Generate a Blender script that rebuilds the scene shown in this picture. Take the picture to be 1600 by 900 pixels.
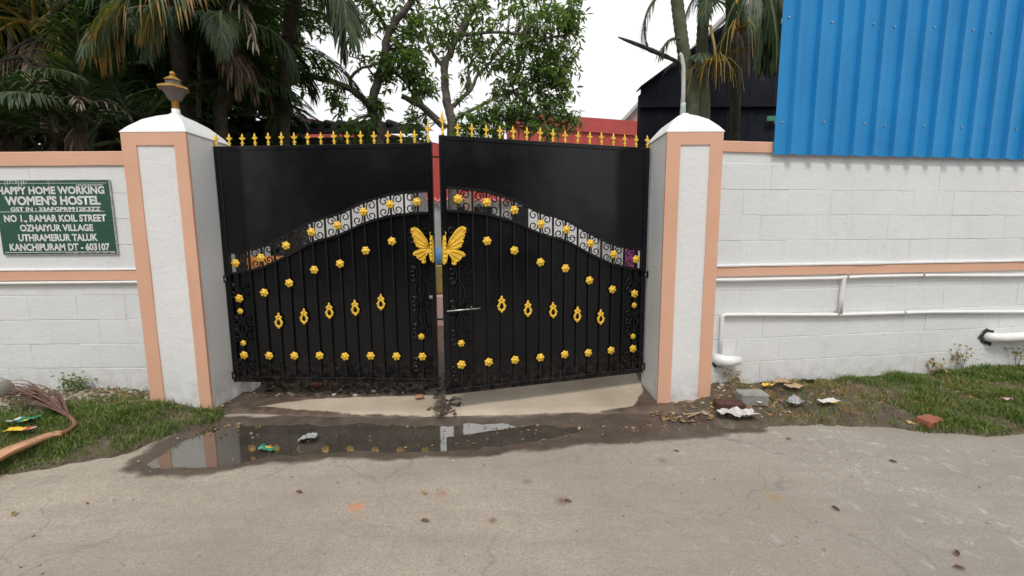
import bpy, math, random
import numpy as np
from mathutils import Vector, Matrix, noise as mnoise
for o in list(bpy.data.objects): bpy.data.objects.remove(o)
random.seed(7); RNG = np.random.default_rng(7)
SC = bpy.context.scene; COL = SC.collection
# ------------------------------------------------------------------ camera
cam_d = bpy.data.cameras.new('camera'); cam = bpy.data.objects.new('camera', cam_d); COL.objects.link(cam)
cam_d.sensor_width = 36.0; cam_d.lens = 663/1600*36; cam_d.clip_start = .05; cam_d.clip_end = 1500
PITCH = math.radians(6.98); ROLL = math.radians(-.37)
fw = Vector((0, math.cos(PITCH), -math.sin(PITCH))); up0 = Vector((0, math.sin(PITCH), math.cos(PITCH))); rt0 = Vector((1, 0, 0))
rt = rt0*math.cos(ROLL) + up0*math.sin(ROLL); up = up0*math.cos(ROLL) - rt0*math.sin(ROLL)
M = Matrix((rt, up, -fw)).transposed().to_4x4(); M.translation = (0, 0, 1.35); cam.matrix_world = M
SC.camera = cam
# ------------------------------------------------------------------ sky (bright overcast)
SUN_EL, SUN_AZ = math.radians(58), math.radians(188)       # azimuth from +Y towards +X
W = bpy.data.worlds.new('World'); SC.world = W; W.use_nodes = True
nt = W.node_tree; bg = nt.nodes['Background']
sky = nt.nodes.new('ShaderNodeTexSky'); sky.sky_type = 'NISHITA'; sky.sun_disc = False
sky.sun_elevation = SUN_EL; sky.sun_rotation = SUN_AZ; sky.air_density = 1.0; sky.dust_density = 4.0
hs = nt.nodes.new('ShaderNodeHueSaturation'); hs.inputs['Saturation'].default_value = .1
tcw = nt.nodes.new('ShaderNodeTexCoord'); nzw = nt.nodes.new('ShaderNodeTexNoise'); nzw.inputs['Scale'].default_value = 1.6; nzw.inputs['Detail'].default_value = 4
crw = nt.nodes.new('ShaderNodeValToRGB'); crw.color_ramp.elements[0].position = .3; crw.color_ramp.elements[0].color = (8.0, 8.05, 8.3, 1)
crw.color_ramp.elements[1].position = .7; crw.color_ramp.elements[1].color = (11.2, 11.15, 11.2, 1)
mxw = nt.nodes.new('ShaderNodeMixRGB'); mxw.inputs['Fac'].default_value = .8
nt.links.new(tcw.outputs['Generated'], nzw.inputs['Vector']); nt.links.new(nzw.outputs['Fac'], crw.inputs['Fac'])
nt.links.new(sky.outputs['Color'], hs.inputs['Color']); nt.links.new(hs.outputs['Color'], mxw.inputs['Color1']); nt.links.new(crw.outputs['Color'], mxw.inputs['Color2'])
nt.links.new(mxw.outputs['Color'], bg.inputs['Color']); bg.inputs['Strength'].default_value = .1
# ------------------------------------------------------------------ sun behind cloud
sd = bpy.data.lights.new('sun', 'SUN'); sd.energy = 1.5; sd.angle = math.radians(14); sd.color = (1, .96, .9)
so = bpy.data.objects.new('sun', sd); COL.objects.link(so); so.location = (4, -6, 12)
sv = Vector((math.sin(SUN_AZ)*math.cos(SUN_EL), math.cos(SUN_AZ)*math.cos(SUN_EL), math.sin(SUN_EL)))
so.rotation_euler = sv.to_track_quat('Z', 'Y').to_euler()
SC.view_settings.view_transform = 'Standard'; SC.view_settings.look = 'None'; SC.view_settings.exposure = 0.22; SC.view_settings.gamma = 1.0
SC.render.engine = 'CYCLES'; SC.render.resolution_x = 1024; SC.render.resolution_y = 576
SC.cycles.max_bounces = 8; SC.cycles.transparent_max_bounces = 8

# ================================================================== helpers
def tag(o, label=None, cat=None, group=None, kind=None):
    if label: o['label'] = label
    if cat: o['category'] = cat
    if group: o['group'] = group
    if kind: o['kind'] = kind
    return o
def thing(name, label, cat, loc=(0, 0, 0), rz=0, group=None):
    o = bpy.data.objects.new(name, None); COL.objects.link(o); o.location = loc; o.rotation_euler = (0, 0, rz); o.empty_display_size = .1
    return tag(o, label, cat, group)
def link(name, me, parent=None, loc=(0, 0, 0), rot=(0, 0, 0), scale=(1, 1, 1)):
    o = bpy.data.objects.new(name, me); COL.objects.link(o); o.parent = parent; o.location = loc; o.rotation_euler = rot; o.scale = scale
    return o
class MB:
    def __init__(s): s.v = []; s.f = []; s.m = []
    def add(s, vs, fs, mi=0):
        b = len(s.v); s.v += [tuple(p) for p in vs]; s.f += [tuple(i+b for i in f) for f in fs]; s.m += [mi]*len(fs); return s
    def box(s, x0, x1, y0, y1, z0, z1, mi=0, bev=0):
        if bev <= 0:
            vs = [(x, y, z) for z in (z0, z1) for y in (y0, y1) for x in (x0, x1)]
            return s.add(vs, [(0, 2, 3, 1), (4, 5, 7, 6), (0, 1, 5, 4), (2, 6, 7, 3), (0, 4, 6, 2), (1, 3, 7, 5)], mi)
        b = bev; X = (x0, x1); Y = (y0, y1); Z = (z0, z1); vs = []; idx = {}
        for i in (0, 1):
            for j in (0, 1):
                for k in (0, 1):
                    sx, sy, sz = (1-2*i)*b, (1-2*j)*b, (1-2*k)*b
                    for ax, p in (('x', (X[i], Y[j]+sy, Z[k]+sz)), ('y', (X[i]+sx, Y[j], Z[k]+sz)), ('z', (X[i]+sx, Y[j]+sy, Z[k]))):
                        idx[(i, j, k, ax)] = len(vs); vs.append(p)
        fs = []
        for i in (0, 1):
            q = [idx[(i, j, k, 'x')] for j, k in ((0, 0), (0, 1), (1, 1), (1, 0))]; fs.append(q if i == 0 else q[::-1])
            q = [idx[(j, i, k, 'y')] for j, k in ((0, 0), (1, 0), (1, 1), (0, 1))]; fs.append(q if i == 0 else q[::-1])
            q = [idx[(j, k, i, 'z')] for j, k in ((0, 0), (0, 1), (1, 1), (1, 0))]; fs.append(q if i == 0 else q[::-1])
        for a in (0, 1):
            for c in (0, 1):
                for ax1, ax2, mk in (('x', 'y', lambda t: (a, c, t)), ('x', 'z', lambda t: (a, t, c)), ('y', 'z', lambda t: (t, a, c))):
                    p0, p1 = mk(0), mk(1)
                    q = [idx[p0+(ax1,)], idx[p1+(ax1,)], idx[p1+(ax2,)], idx[p0+(ax2,)]]
                    fs.append(q)
        for i in (0, 1):
            for j in (0, 1):
                for k in (0, 1): fs.append([idx[(i, j, k, a)] for a in 'xyz'])
        return s.add(vs, fs, mi)
    def tube(s, pts, rad, n=6, mi=0, cap=True, flat=None):
        pts = [Vector(p) for p in pts]; N = len(pts)
        if not hasattr(rad, '__len__'): rad = [rad]*N
        t0 = (pts[1]-pts[0]).normalized(); a = Vector((0, 0, 1)) if abs(t0.z) < .9 else Vector((1, 0, 0)); u = t0.cross(a).normalized(); vs = []; 
        for i in range(N):
            t = (pts[min(i+1, N-1)]-pts[max(i-1, 0)])
            t = t.normalized() if t.length > 1e-9 else t0
            u = (u - t*u.dot(t)); u = u.normalized() if u.length > 1e-6 else t.orthogonal().normalized(); w = t.cross(u)
            for k in range(n):
                an = 2*math.pi*k/n; vs.append(pts[i] + (u*math.cos(an) + w*math.sin(an)*(flat or 1))*rad[i])
        fs = [(i*n+k, i*n+(k+1) % n, (i+1)*n+(k+1) % n, (i+1)*n+k) for i in range(N-1) for k in range(n)]
        if cap: fs += [tuple(range(n-1, -1, -1)), tuple((N-1)*n+k for k in range(n))]
        return s.add(vs, fs, mi)
    def lathe(s, prof, n=16, c=(0, 0, 0), mi=0):
        vs = [(c[0]+r*math.cos(2*math.pi*k/n), c[1]+r*math.sin(2*math.pi*k/n), c[2]+z) for r, z in prof for k in range(n)]; N = len(prof)
        fs = [(i*n+k, i*n+(k+1) % n, (i+1)*n+(k+1) % n, (i+1)*n+k) for i in range(N-1) for k in range(n)]
        fs += [tuple(range(n-1, -1, -1)), tuple((N-1)*n+k for k in range(n))]
        return s.add(vs, fs, mi)
    def blob(s, c, r, n=6, m=4, mi=0):
        vs = [(c[0], c[1], c[2]-r[2])]
        for i in range(1, m):
            ph = -math.pi/2 + math.pi*i/m
            for k in range(n):
                a = 2*math.pi*k/n; vs.append((c[0]+r[0]*math.cos(ph)*math.cos(a), c[1]+r[1]*math.cos(ph)*math.sin(a), c[2]+r[2]*math.sin(ph)))
        vs.append((c[0], c[1], c[2]+r[2])); fs = [(0, 1+(k+1) % n, 1+k) for k in range(n)]
        for i in range(m-2): fs += [(1+i*n+k, 1+i*n+(k+1) % n, 1+(i+1)*n+(k+1) % n, 1+(i+1)*n+k) for k in range(n)]
        L = len(vs)-1; fs += [(L, 1+(m-2)*n+k, 1+(m-2)*n+(k+1) % n) for k in range(n)]
        return s.add(vs, fs, mi)
    def prism(s, poly, y0, y1, mi=0):          # polygon in x,z extruded along y (front y0)
        n = len(poly); vs = [(x, y0, z) for x, z in poly] + [(x, y1, z) for x, z in poly]
        return s.add(vs, [tuple(range(n)), tuple(range(2*n-1, n-1, -1))] + [(i, n+i, n+(i+1) % n, (i+1) % n) for i in range(n)], mi)
    def mesh(s, name, mats, smooth=False, fix=True):
        me = bpy.data.meshes.new(name); me.from_pydata(s.v, [], s.f)
        for m in (mats if isinstance(mats, (list, tuple)) else [mats]): me.materials.append(m)
        if any(s.m): me.polygons.foreach_set('material_index', s.m)
        if fix:
            import bmesh
            bm = bmesh.new(); bm.from_mesh(me); bmesh.ops.recalc_face_normals(bm, faces=bm.faces); bm.to_mesh(me); bm.free()
        if smooth: me.polygons.foreach_set('use_smooth', [True]*len(me.polygons))
        me.update(); return me
    def build(s, name, mats, parent=None, loc=(0, 0, 0), rot=(0, 0, 0), smooth=False, fix=True):
        return link(name, s.mesh(name, mats, smooth, fix), parent, loc, rot)
def np_mesh(name, V, F, mats, smooth=False, mi=None):          # F: (n,k) equal-sided faces
    me = bpy.data.meshes.new(name); V = np.asarray(V, np.float32).reshape(-1, 3); F = np.asarray(F, np.int32); k = F.shape[1]
    me.vertices.add(len(V)); me.vertices.foreach_set('co', V.ravel()); me.loops.add(F.size); me.loops.foreach_set('vertex_index', F.ravel())
    me.polygons.add(len(F)); me.polygons.foreach_set('loop_start', np.arange(0, F.size, k, dtype=np.int32))
    for m in (mats if isinstance(mats, (list, tuple)) else [mats]): me.materials.append(m)
    if mi is not None: me.polygons.foreach_set('material_index', np.asarray(mi, np.int32))
    if smooth: me.polygons.foreach_set('use_smooth', np.ones(len(F), bool))
    me.update(calc_edges=True); me.validate(); return me
# ------------------------------------------------------------------ materials
class N:
    def __init__(s, name):
        s.mat = bpy.data.materials.new(name); s.mat.use_nodes = True; s.t = s.mat.node_tree; s.b = s.t.nodes['Principled BSDF']; s.out = s.t.nodes['Material Output']
        s.pos = s.t.nodes.new('ShaderNodeNewGeometry')
    def n(s, typ, **kw):
        x = s.t.nodes.new('ShaderNode'+typ)
        for k, v in kw.items():
            if k in x.inputs: 
                if hasattr(v, 'is_output'): s.t.links.new(v, x.inputs[k])
                else: x.inputs[k].default_value = v
            else: setattr(x, k, v)
        return x
    def l(s, a, b): s.t.links.new(a, b)
    def noise(s, scale, detail=4, rough=.55, vec=None, dist=0):
        x = s.n('TexNoise', Scale=scale, Detail=detail, Roughness=rough, Distortion=dist); s.l(vec or s.pos.outputs['Position'], x.inputs['Vector']); return x.outputs['Fac']
    def ramp(s, fac, stops):
        r = s.n('ValToRGB'); e = r.color_ramp.elements
        while len(e) < len(stops): e.new(.5)
        for el, (p, c) in zip(e, stops): el.position = p; el.color = (c if hasattr(c, '__len__') else (c, c, c))[:3]+(1,) if hasattr(c, '__len__') else (c, c, c, 1)
        s.l(fac, r.inputs['Fac']); return r.outputs['Color']
    def mix(s, fac, a, b, mode='MIX'):
        x = s.n('MixRGB', blend_type=mode)
        for v, k in ((fac, 'Fac'), (a, 'Color1'), (b, 'Color2')):
            if hasattr(v, 'is_output'): s.l(v, x.inputs[k])
            else: x.inputs[k].default_value = v if k == 'Fac' else tuple(v)[:3]+(1,)
        return x.outputs['Color']
    def math(s, op, a, b=0.0, clamp=False):
        x = s.n('Math', operation=op, use_clamp=clamp)
        for i, v in ((0, a), (1, b)):
            if hasattr(v, 'is_output'): s.l(v, x.inputs[i])
            else: x.inputs[i].default_value = v
        return x.outputs[0]
    def bump(s, h, strength=.3, dist=.01):
        x = s.n('Bump', Strength=strength, Distance=dist); s.l(h, x.inputs['Height']); s.l(x.outputs['Normal'], s.b.inputs['Normal']); return x
    def set(s, **kw):
        for k, v in kw.items():
            k = k.replace('_', ' ')
            if hasattr(v, 'is_output'): s.l(v, s.b.inputs[k])
            else: s.b.inputs[k].default_value = (tuple(v)+(1,) if hasattr(v, '__len__') and len(v) == 3 else v)
        return s
def pm(name, c, rough=.6, var=.2, scale=6, bump=.2, bscale=60, metallic=0, spec=.5, bd=.004):
    m = N(name); lo = tuple(x*(1-var) for x in c); hi = tuple(min(1, x*(1+var)) for x in c)
    m.set(Base_Color=m.ramp(m.noise(scale), [(.3, lo), (.7, hi)]), Roughness=rough, Metallic=metallic, Specular_IOR_Level=spec)
    if bump: m.bump(m.noise(bscale, 5), bump, bd)
    return m.mat
def leafm(name, stops, rough=.5, trans=.25):
    m = N(name); c = m.ramp(m.pos.outputs['Random Per Island'], stops); m.set(Base_Color=c, Roughness=rough, Specular_IOR_Level=.4)
    tr = m.n('BsdfTranslucent'); m.l(m.mix(1, c, (1.1, 1.3, .5), 'MULTIPLY'), tr.inputs['Color']); ms = m.n('MixShader', Fac=trans)
    m.l(m.b.outputs[0], ms.inputs[1]); m.l(tr.outputs[0], ms.inputs[2]); m.l(ms.outputs[0], m.out.inputs['Surface']); return m.mat
def wallpaint(name, base=(.74, .74, .72), dirt=.75):
    m = N(name); big = m.noise(1.3, 5, .6); col = m.ramp(big, [(.3, tuple(x*.93 for x in base)), (.7, base)])
    sx = m.n('SeparateXYZ'); m.l(m.pos.outputs['Position'], sx.inputs[0])
    low = m.n('MapRange', clamp=True); low.inputs['From Min'].default_value = .34; low.inputs['From Max'].default_value = .02; m.l(sx.outputs['Z'], low.inputs['Value'])
    d = m.math('MULTIPLY', low.outputs[0], m.ramp(m.noise(9, 6, .7), [(.42, 0.0), (.72, 1.0)])); d = m.math('MULTIPLY', d, dirt)
    col = m.mix(d, col, (.33, .27, .2))
    # rain streaks: noise stretched downwards
    mp = m.n('Mapping'); mp.inputs['Scale'].default_value = (14, 14, 1.1); m.l(m.pos.outputs['Position'], mp.inputs['Vector'])
    st = m.ramp(m.noise(1, 4, .6, mp.outputs[0]), [(.56, 0.0), (.8, .22)]); col = m.mix(st, col, (.52, .51, .47))
    sp = m.ramp(m.noise(38, 2, .5), [(.70, 0.0), (.76, .45)]); col = m.mix(sp, col, (.4, .38, .34)); col = m.mix(m.ramp(m.noise(3.1, 6, .7), [(.58, 0.0), (.78, .35)]), col, (.6, .59, .55))
    m.set(Base_Color=col, Roughness=.62, Specular_IOR_Level=.35)
    h = m.math('ADD', m.noise(26, 6, .65), m.math('MULTIPLY', m.noise(5, 3), 1.5)); m.bump(h, .45, .008); return m.mat
M_white = wallpaint('white_limewash', (.755, .77, .775)); M_pillar = wallpaint('white_plaster_paint', (.79, .8, .8), .7)
def orange():
    m = N('peach_paint'); c = m.ramp(m.noise(2.2, 5), [(.3, (.67, .385, .26)), (.7, (.74, .44, .305))])
    c = m.mix(m.ramp(m.noise(30, 3), [(.7, 0.0), (.78, .4)]), c, (.35, .2, .12)); m.set(Base_Color=c, Roughness=.6, Specular_IOR_Level=.35); m.bump(m.noise(30, 5), .25, .005); return m.mat
M_orange = orange()
def blackpaint(name, c, rough, coat=0):
    m = N(name); bc = m.ramp(m.noise(3), [(.3, tuple(x*.8 for x in c)), (.7, tuple(x*1.2 for x in c))]); sx = m.n('SeparateXYZ'); m.l(m.pos.outputs['Position'], sx.inputs[0])
    lo_ = m.n('MapRange', clamp=True); lo_.inputs['From Min'].default_value = .42; lo_.inputs['From Max'].default_value = .14; m.l(sx.outputs['Z'], lo_.inputs['Value'])
    bc = m.mix(m.math('MULTIPLY', lo_.outputs[0], m.ramp(m.noise(22, 6, .7), [(.45, 0.0), (.75, .45)])), bc, (.16, .12, .09)); bc = m.mix(m.ramp(m.noise(5, 6, .7), [(.5, 0.0), (.85, .035)]), bc, (.14, .13, .12))
    m.set(Base_Color=bc, Roughness=m.ramp(m.noise(4, 5), [(.3, rough-.06), (.7, rough+.08)]), Specular_IOR_Level=.32)
    m.bump(m.noise(2.2, 3), .16, .02); return m.mat
M_black = blackpaint('black_gate_paint', (.0045, .0052, .007), .19); M_bar = blackpaint('black_bar_paint', (.006, .006, .0065), .4)
def gold():
    m = N('gold_paint'); m.set(Base_Color=m.ramp(m.noise(45, 4), [(.3, (.78, .46, .035)), (.7, (.92, .62, .07))]), Roughness=.42, Metallic=.15); m.bump(m.noise(160, 3), .25, .002); return m.mat
M_gold = gold()
M_steel = pm('dull_steel', (.45, .45, .44), .35, .25, 30, .1, 100, .9)
M_pvc = pm('white_pvc', (.8, .8, .78), .38, .06, 5, .08, 50)
def bluesheet():
    m = N('blue_coated_sheet'); c = m.ramp(m.noise(1.6, 5), [(.3, (.012, .215, .52)), (.7, (.02, .275, .62))])
    mp = m.n('Mapping'); mp.inputs['Scale'].default_value = (20, 20, .8); m.l(m.pos.outputs['Position'], mp.inputs['Vector'])
    c = m.mix(m.ramp(m.noise(1, 4, .6, mp.outputs[0]), [(.5, 0.0), (.85, .2)]), c, (.08, .24, .42)); m.set(Base_Color=c, Roughness=.45, Specular_IOR_Level=.3); m.bump(m.noise(3, 3), .18, .02); return m.mat
M_blue = bluesheet()
M_red = pm('red_coated_sheet', (.42, .055, .045), .5, .15, 2, .1, 20); M_darksheet = pm('black_sheet', (.018, .020, .027), .85, .3, 2, .2, 15, 0, .12)
M_grey = pm('grey_render', (.3, .3, .29), .8, .2, 1.5, .2, 30); M_tile = pm('dark_roof_tile', (.035, .037, .042), .7, .3, 4, .3, 30); M_pink = pm('pale_pink_render', (.55, .36, .34), .8, .1, 2, .1, 30)
M_yardwhite = pm('yard_white_render', (.74, .74, .72), .7, .06, 1.5, .1, 30)
M_signgreen = N('sign_green')
_c = M_signgreen.ramp(M_signgreen.noise(5), [(.3, (.006, .06, .035)), (.7, (.010, .082, .048))]); _c = M_signgreen.mix(M_signgreen.ramp(M_signgreen.noise(70, 4), [(.68, 0.0), (.72, .7)]), _c, (.4, .45, .4))
M_signgreen.set(Base_Color=_c, Roughness=.4); M_signgreen = M_signgreen.mat
M_signwhite = pm('sign_lettering_white', (.66, .68, .67), .5, .12, 60, 0); M_signedge = pm('sign_edge_grey', (.42, .44, .43), .5, .3, 40, .1)
M_brass = pm('aged_brass', (.36, .2, .04), .5, .3, 40, .2, 120, .5)
M_bark = pm('grey_bark', (.10, .085, .07), .9, .45, 14, .9, 40, bd=.02); M_barkpale = pm('pale_bark', (.20, .175, .15), .9, .4, 14, .8, 40, bd=.02)
M_palmbark = pm('palm_bark', (.06, .052, .036), .9, .45, 12, .9, 30, bd=.02); M_palmgreen = pm('palm_green_stem', (.10, .115, .06), .8, .35, 9, .5, 40, bd=.01)
M_leaf = leafm('mango_leaf', [(0, (.095, .16, .08)), (.4, (.15, .225, .105)), (.8, (.2, .285, .12)), (1, (.3, .33, .14))], .4, .55)
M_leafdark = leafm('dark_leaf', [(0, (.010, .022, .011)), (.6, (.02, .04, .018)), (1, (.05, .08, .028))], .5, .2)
M_frond = leafm('palm_leaflet', [(0, (.026, .05, .022)), (.6, (.045, .08, .032)), (1, (.09, .12, .04))], .45, .28)
M_frondlt = leafm('palm_leaflet_olive', [(0, (.09, .115, .045)), (.7, (.15, .165, .06)), (1, (.26, .2, .07))], .5, .25)
M_frondyel = leafm('palm_leaflet_yellow', [(0, (.10, .10, .02)), (.6, (.17, .15, .03)), (1, (.26, .2, .04))], .5, .25)
M_frondtip = leafm('palm_leaflet_dry_tip', [(0, (.3, .13, .035)), (1, (.42, .24, .08))], .6, .2)
M_frondead = leafm('dead_leaflet', [(0, (.07, .045, .028)), (.6, (.15, .095, .06)), (1, (.3, .22, .15))], .7, .15)
M_fronddry = leafm('pale_dead_leaflet', [(0, (.25, .19, .13)), (1, (.5, .43, .34))], .6, .2)
M_inflor = pm('palm_flower_stalk', (.3, .2, .03), .6, .3, 20, .2)
M_grass = leafm('grass_blade', [(0, (.075, .14, .03)), (.5, (.115, .19, .04)), (.85, (.2, .25, .06)), (1, (.4, .33, .13))], .5, .35)
M_straw = leafm('straw_blade', [(0, (.28, .17, .06)), (.5, (.36, .25, .10)), (.75, (.16, .17, .04)), (1, (.45, .36, .18))], .6, .2)
M_stone = leafm('pebble', [(0, (.16, .13, .10)), (.5, (.3, .26, .21)), (.85, (.42, .39, .34)), (1, (.25, .12, .07))], .85, 0)
M_litter = leafm('leaf_litter', [(0, (.07, .045, .03)), (.5, (.18, .11, .06)), (.85, (.35, .22, .10)), (1, (.42, .38, .3))], .8, 0)
M_rubble = leafm('dark_rubble', [(0, (.035, .027, .02)), (.6, (.085, .065, .05)), (.9, (.15, .12, .09)), (1, (.4, .38, .34))], .85, 0)
M_soil = N('verge_soil')
M_soil.set(Base_Color=M_soil.ramp(M_soil.noise(9, 7, .7), [(.3, (.06, .045, .032)), (.55, (.13, .10, .07)), (.75, (.24, .2, .15))]), Roughness=.95); M_soil.bump(M_soil.noise(40, 7, .7), .9, .02); M_soil = M_soil.mat

# ================================================================== ground, road, puddle
def poly_sd(P, poly):                                   # signed distance, positive inside
    poly = np.array(poly, float); n = len(poly); d = np.full(len(P), 1e9); ins = np.zeros(len(P), bool)
    for i in range(n):
        a = poly[i]; b = poly[(i+1) % n]; e = b-a; w = P-a; t = np.clip((w@e)/(e@e+1e-12), 0, 1); q = w - t[:, None]*e; d = np.minimum(d, (q*q).sum(1))
        c = ((a[1] > P[:, 1]) != (b[1] > P[:, 1])) & (P[:, 0] < (b[0]-a[0])*(P[:, 1]-a[1])/(b[1]-a[1]+1e-12)+a[0]); ins ^= c
    d = np.sqrt(d); return np.where(ins, d, -d)
def vnoise(P, s, seed=0):
    return np.array([mnoise.fractal(Vector((x*s+seed, y*s-seed, seed*.37)), .8, 2.1, 5) for x, y in P])
PUD = [(-2.297,2.343,0.000), (-1.882,2.291,0.000), (-1.480,2.425,0.000), (-0.957,2.478,0.000), (-0.323,2.478,0.000), (-0.007,2.561,0.000), (0.625,2.646,0.000), (1.202,2.719,0.000), (1.734,2.816,0.000), (1.673,3.040,0.000), (1.150,3.191,0.000), (0.776,3.100,0.000), (-0.006,3.043,0.000), (-0.968,3.046,0.000), (-1.798,3.070,0.000), (-2.214,3.076,0.000), (-2.304,2.904,0.000), (-2.347,2.651,0.000)]
PUD = [p[:2] for p in PUD]
xs = np.unique(np.concatenate([np.linspace(-9, -4.4, 16), np.linspace(-4.4, 4.6, 360), np.linspace(4.6, 9, 16)]))
ys = np.unique(np.concatenate([np.linspace(-4, .8, 12), np.linspace(.8, 3.7, 130)]))
GX, GY = np.meshgrid(xs, ys); P2 = np.stack([GX.ravel(), GY.ravel()], 1)
psd = poly_sd(P2, PUD) + .035*vnoise(P2, 5, 3) 
def sstep(a, b, x): t = np.clip((x-a)/(b-a), 0, 1); return t*t*(3-2*t)
left_bias = 1-sstep(-.1, .75, P2[:, 0])*.75                # shallower towards the right: only damp mud there
depth = .045*sstep(-.03, .3, psd)*left_bias
roadz = -depth + .004*vnoise(P2, 1.1, 8) + .0025*vnoise(P2, 6, 2)*sstep(-.3, .1, psd)
wet = sstep(-.09, .04, psd)
me = np_mesh('road', np.stack([P2[:, 0], P2[:, 1], roadz], 1), np.array([(j*len(xs)+i, j*len(xs)+i+1, (j+1)*len(xs)+i+1, (j+1)*len(xs)+i) for j in range(len(ys)-1) for i in range(len(xs)-1)]), [], True)
at = me.attributes.new('wet', 'FLOAT', 'POINT'); at.data.foreach_set('value', wet.astype(np.float32))
def roadmat():
    m = N('worn_road'); pos = m.pos.outputs['Position']
    c = m.ramp(m.noise(.9, 6, .6), [(.3, (.35, .3, .24)), (.5, (.46, .4, .325)), (.7, (.55, .48, .395))])
    sx = m.n('SeparateXYZ'); m.l(pos, sx.inputs[0])
    g = m.n('MapRange', clamp=True); g.inputs['From Min'].default_value = .5; g.inputs['From Max'].default_value = 2.6; m.l(m.math('ADD', sx.outputs['X'], m.math('MULTIPLY', m.noise(1.2, 4), 1.2)), g.inputs['Value'])
    c = m.mix(m.math('MULTIPLY', g.outputs[0], .75), c, m.ramp(m.noise(2.5, 6), [(.3, (.27, .25, .225)), (.7, (.40, .372, .33))]))
    c = m.mix(m.ramp(m.noise(85, 4, .75), [(.4, .0), (.72, .75)]), c, (.17, .145, .12))
    c = m.mix(m.ramp(m.noise(24, 5, .7), [(.45, .0), (.75, .5)]), c, (.24, .2, .165))
    c = m.mix(m.ramp(m.noise(5, 5, .65), [(.5, .0), (.75, .4)]), c, (.27, .225, .18))
    c = m.mix(m.ramp(m.noise(210, 2, .5), [(.62, 0.0), (.72, .5)]), c, (.5, .47, .42))
    # dark grit and spots
    vo = m.n('TexVoronoi', Scale=9.0); m.l(pos, vo.inputs['Vector']); 
    c = m.mix(m.math('MULTIPLY', m.ramp(vo.outputs['Distance'], [(.03, 1.0), (.075, 0.0)]), m.ramp(m.noise(2.4, 2), [(.45, 0.0), (.55, .8)])), c, (.06, .045, .035))
    # spilled white paint specks towards the right
    sp = m.math('MULTIPLY', m.ramp(m.noise(11, 5, .7, dist=.6), [(.57, 0.0), (.66, .6)]), m.math('MULTIPLY', m.ramp(m.noise(1.7, 2), [(.42, 0.0), (.52, 1.0)]), g.outputs[0]))
    c = m.mix(sp, c, (.58, .56, .52))
    c = m.mix(m.ramp(m.noise(34, 3, .6), [(.735, 0.0), (.76, .5)]), c, (.52, .5, .46))
    # hairline wear and tyre-polished streaks along the street
    mp = m.n('Mapping'); mp.inputs['Scale'].default_value = (1.2, 9, 1); m.l(pos, mp.inputs['Vector'])
    c = m.mix(m.ramp(m.noise(1, 6, .65, mp.outputs[0]), [(.45, 0.0), (.75, .45)]), c, (.24, .21, .175))
    for sc_, th_ in ((.55, .012), (1.3, .007)):                 # hairline cracks
        wv = m.n('VectorMath', operation='ADD'); nz_ = m.n('TexNoise', Scale=3.0, Detail=4.0); m.l(pos, nz_.inputs['Vector']); sc2 = m.n('VectorMath', operation='SCALE'); m.l(nz_.outputs['Color'], sc2.inputs[0]); sc2.inputs['Scale'].default_value = .35; m.l(pos, wv.inputs[0]); m.l(sc2.outputs[0], wv.inputs[1])
        v2 = m.n('TexVoronoi', Scale=sc_, feature='DISTANCE_TO_EDGE'); m.l(wv.outputs[0], v2.inputs['Vector']); ck = m.math('MULTIPLY', m.ramp(v2.outputs['Distance'], [(0.0, .4), (th_*sc_, 0.0)]), m.ramp(m.noise(1.1, 2), [(.46, 0.0), (.56, 1.0)])); c = m.mix(ck, c, (.12, .1, .085))
    c = m.mix(m.ramp(m.noise(.55, 3, .5), [(.4, 0.0), (.68, .55)]), c, (.27, .235, .195))
    for (x, y, r, col) in ((-.79, 1.99, .07, (.6, .24, .09)), (-.38, 2.1, .055, (.36, .18, .11)), (-.1, 1.88, .04, (.16, .06, .03)), (.25, 2.03, .06, (.15, .07, .045)), (1.35, 2.05, .07, (.33, .22, .1)), (.9, 2.42, .05, (.2, .13, .08)), (.08, 2.2, .05, (.19, .14, .1))):
        vd = m.n('VectorMath', operation='DISTANCE'); m.l(pos, vd.inputs[0]); vd.inputs[1].default_value = (x, y, 0)
        dd = m.math('ADD', vd.outputs['Value'], m.math('MULTIPLY', m.noise(24, 5, .7), r*1.6)); c = m.mix(m.ramp(m.math('DIVIDE', dd, r*2), [(.42, .75), (.8, 0.0)]), c, col)
    a = m.n('Attribute', attribute_name='wet'); w = m.ramp(m.math('ADD', a.outputs['Fac'], m.math('MULTIPLY', m.math('SUBTRACT', m.noise(9, 6, .7), .5), .7)), [(.3, 0.0), (.52, .55), (.75, 1.0)])
    mud = m.ramp(m.noise(7, 6, .7), [(.3, (.065, .047, .036)), (.6, (.115, .088, .068)), (.8, (.17, .135, .105))])
    c = m.mix(w, c, mud); m.set(Base_Color=c, Roughness=m.ramp(w, [(0, .9), (1, .33)]), Specular_IOR_Level=.5)
    h = m.math('ADD', m.noise(95, 6, .75), m.math('MULTIPLY', m.noise(14, 4), 1.2)); m.bump(h, .55, .009); return m.mat
me.materials.append(roadmat()); road = link('road', me); tag(road, 'worn beige grey road surface with paint specks', 'road', kind='structure')
gb = MB().add([(-400, -400, -.12), (400, -400, -.12), (400, 400, -.12), (-400, 400, -.12)], [(0, 1, 2, 3)]).build('ground', M_soil); tag(gb, 'bare brown earth beyond the road and yard', 'ground', kind='structure')
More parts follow.
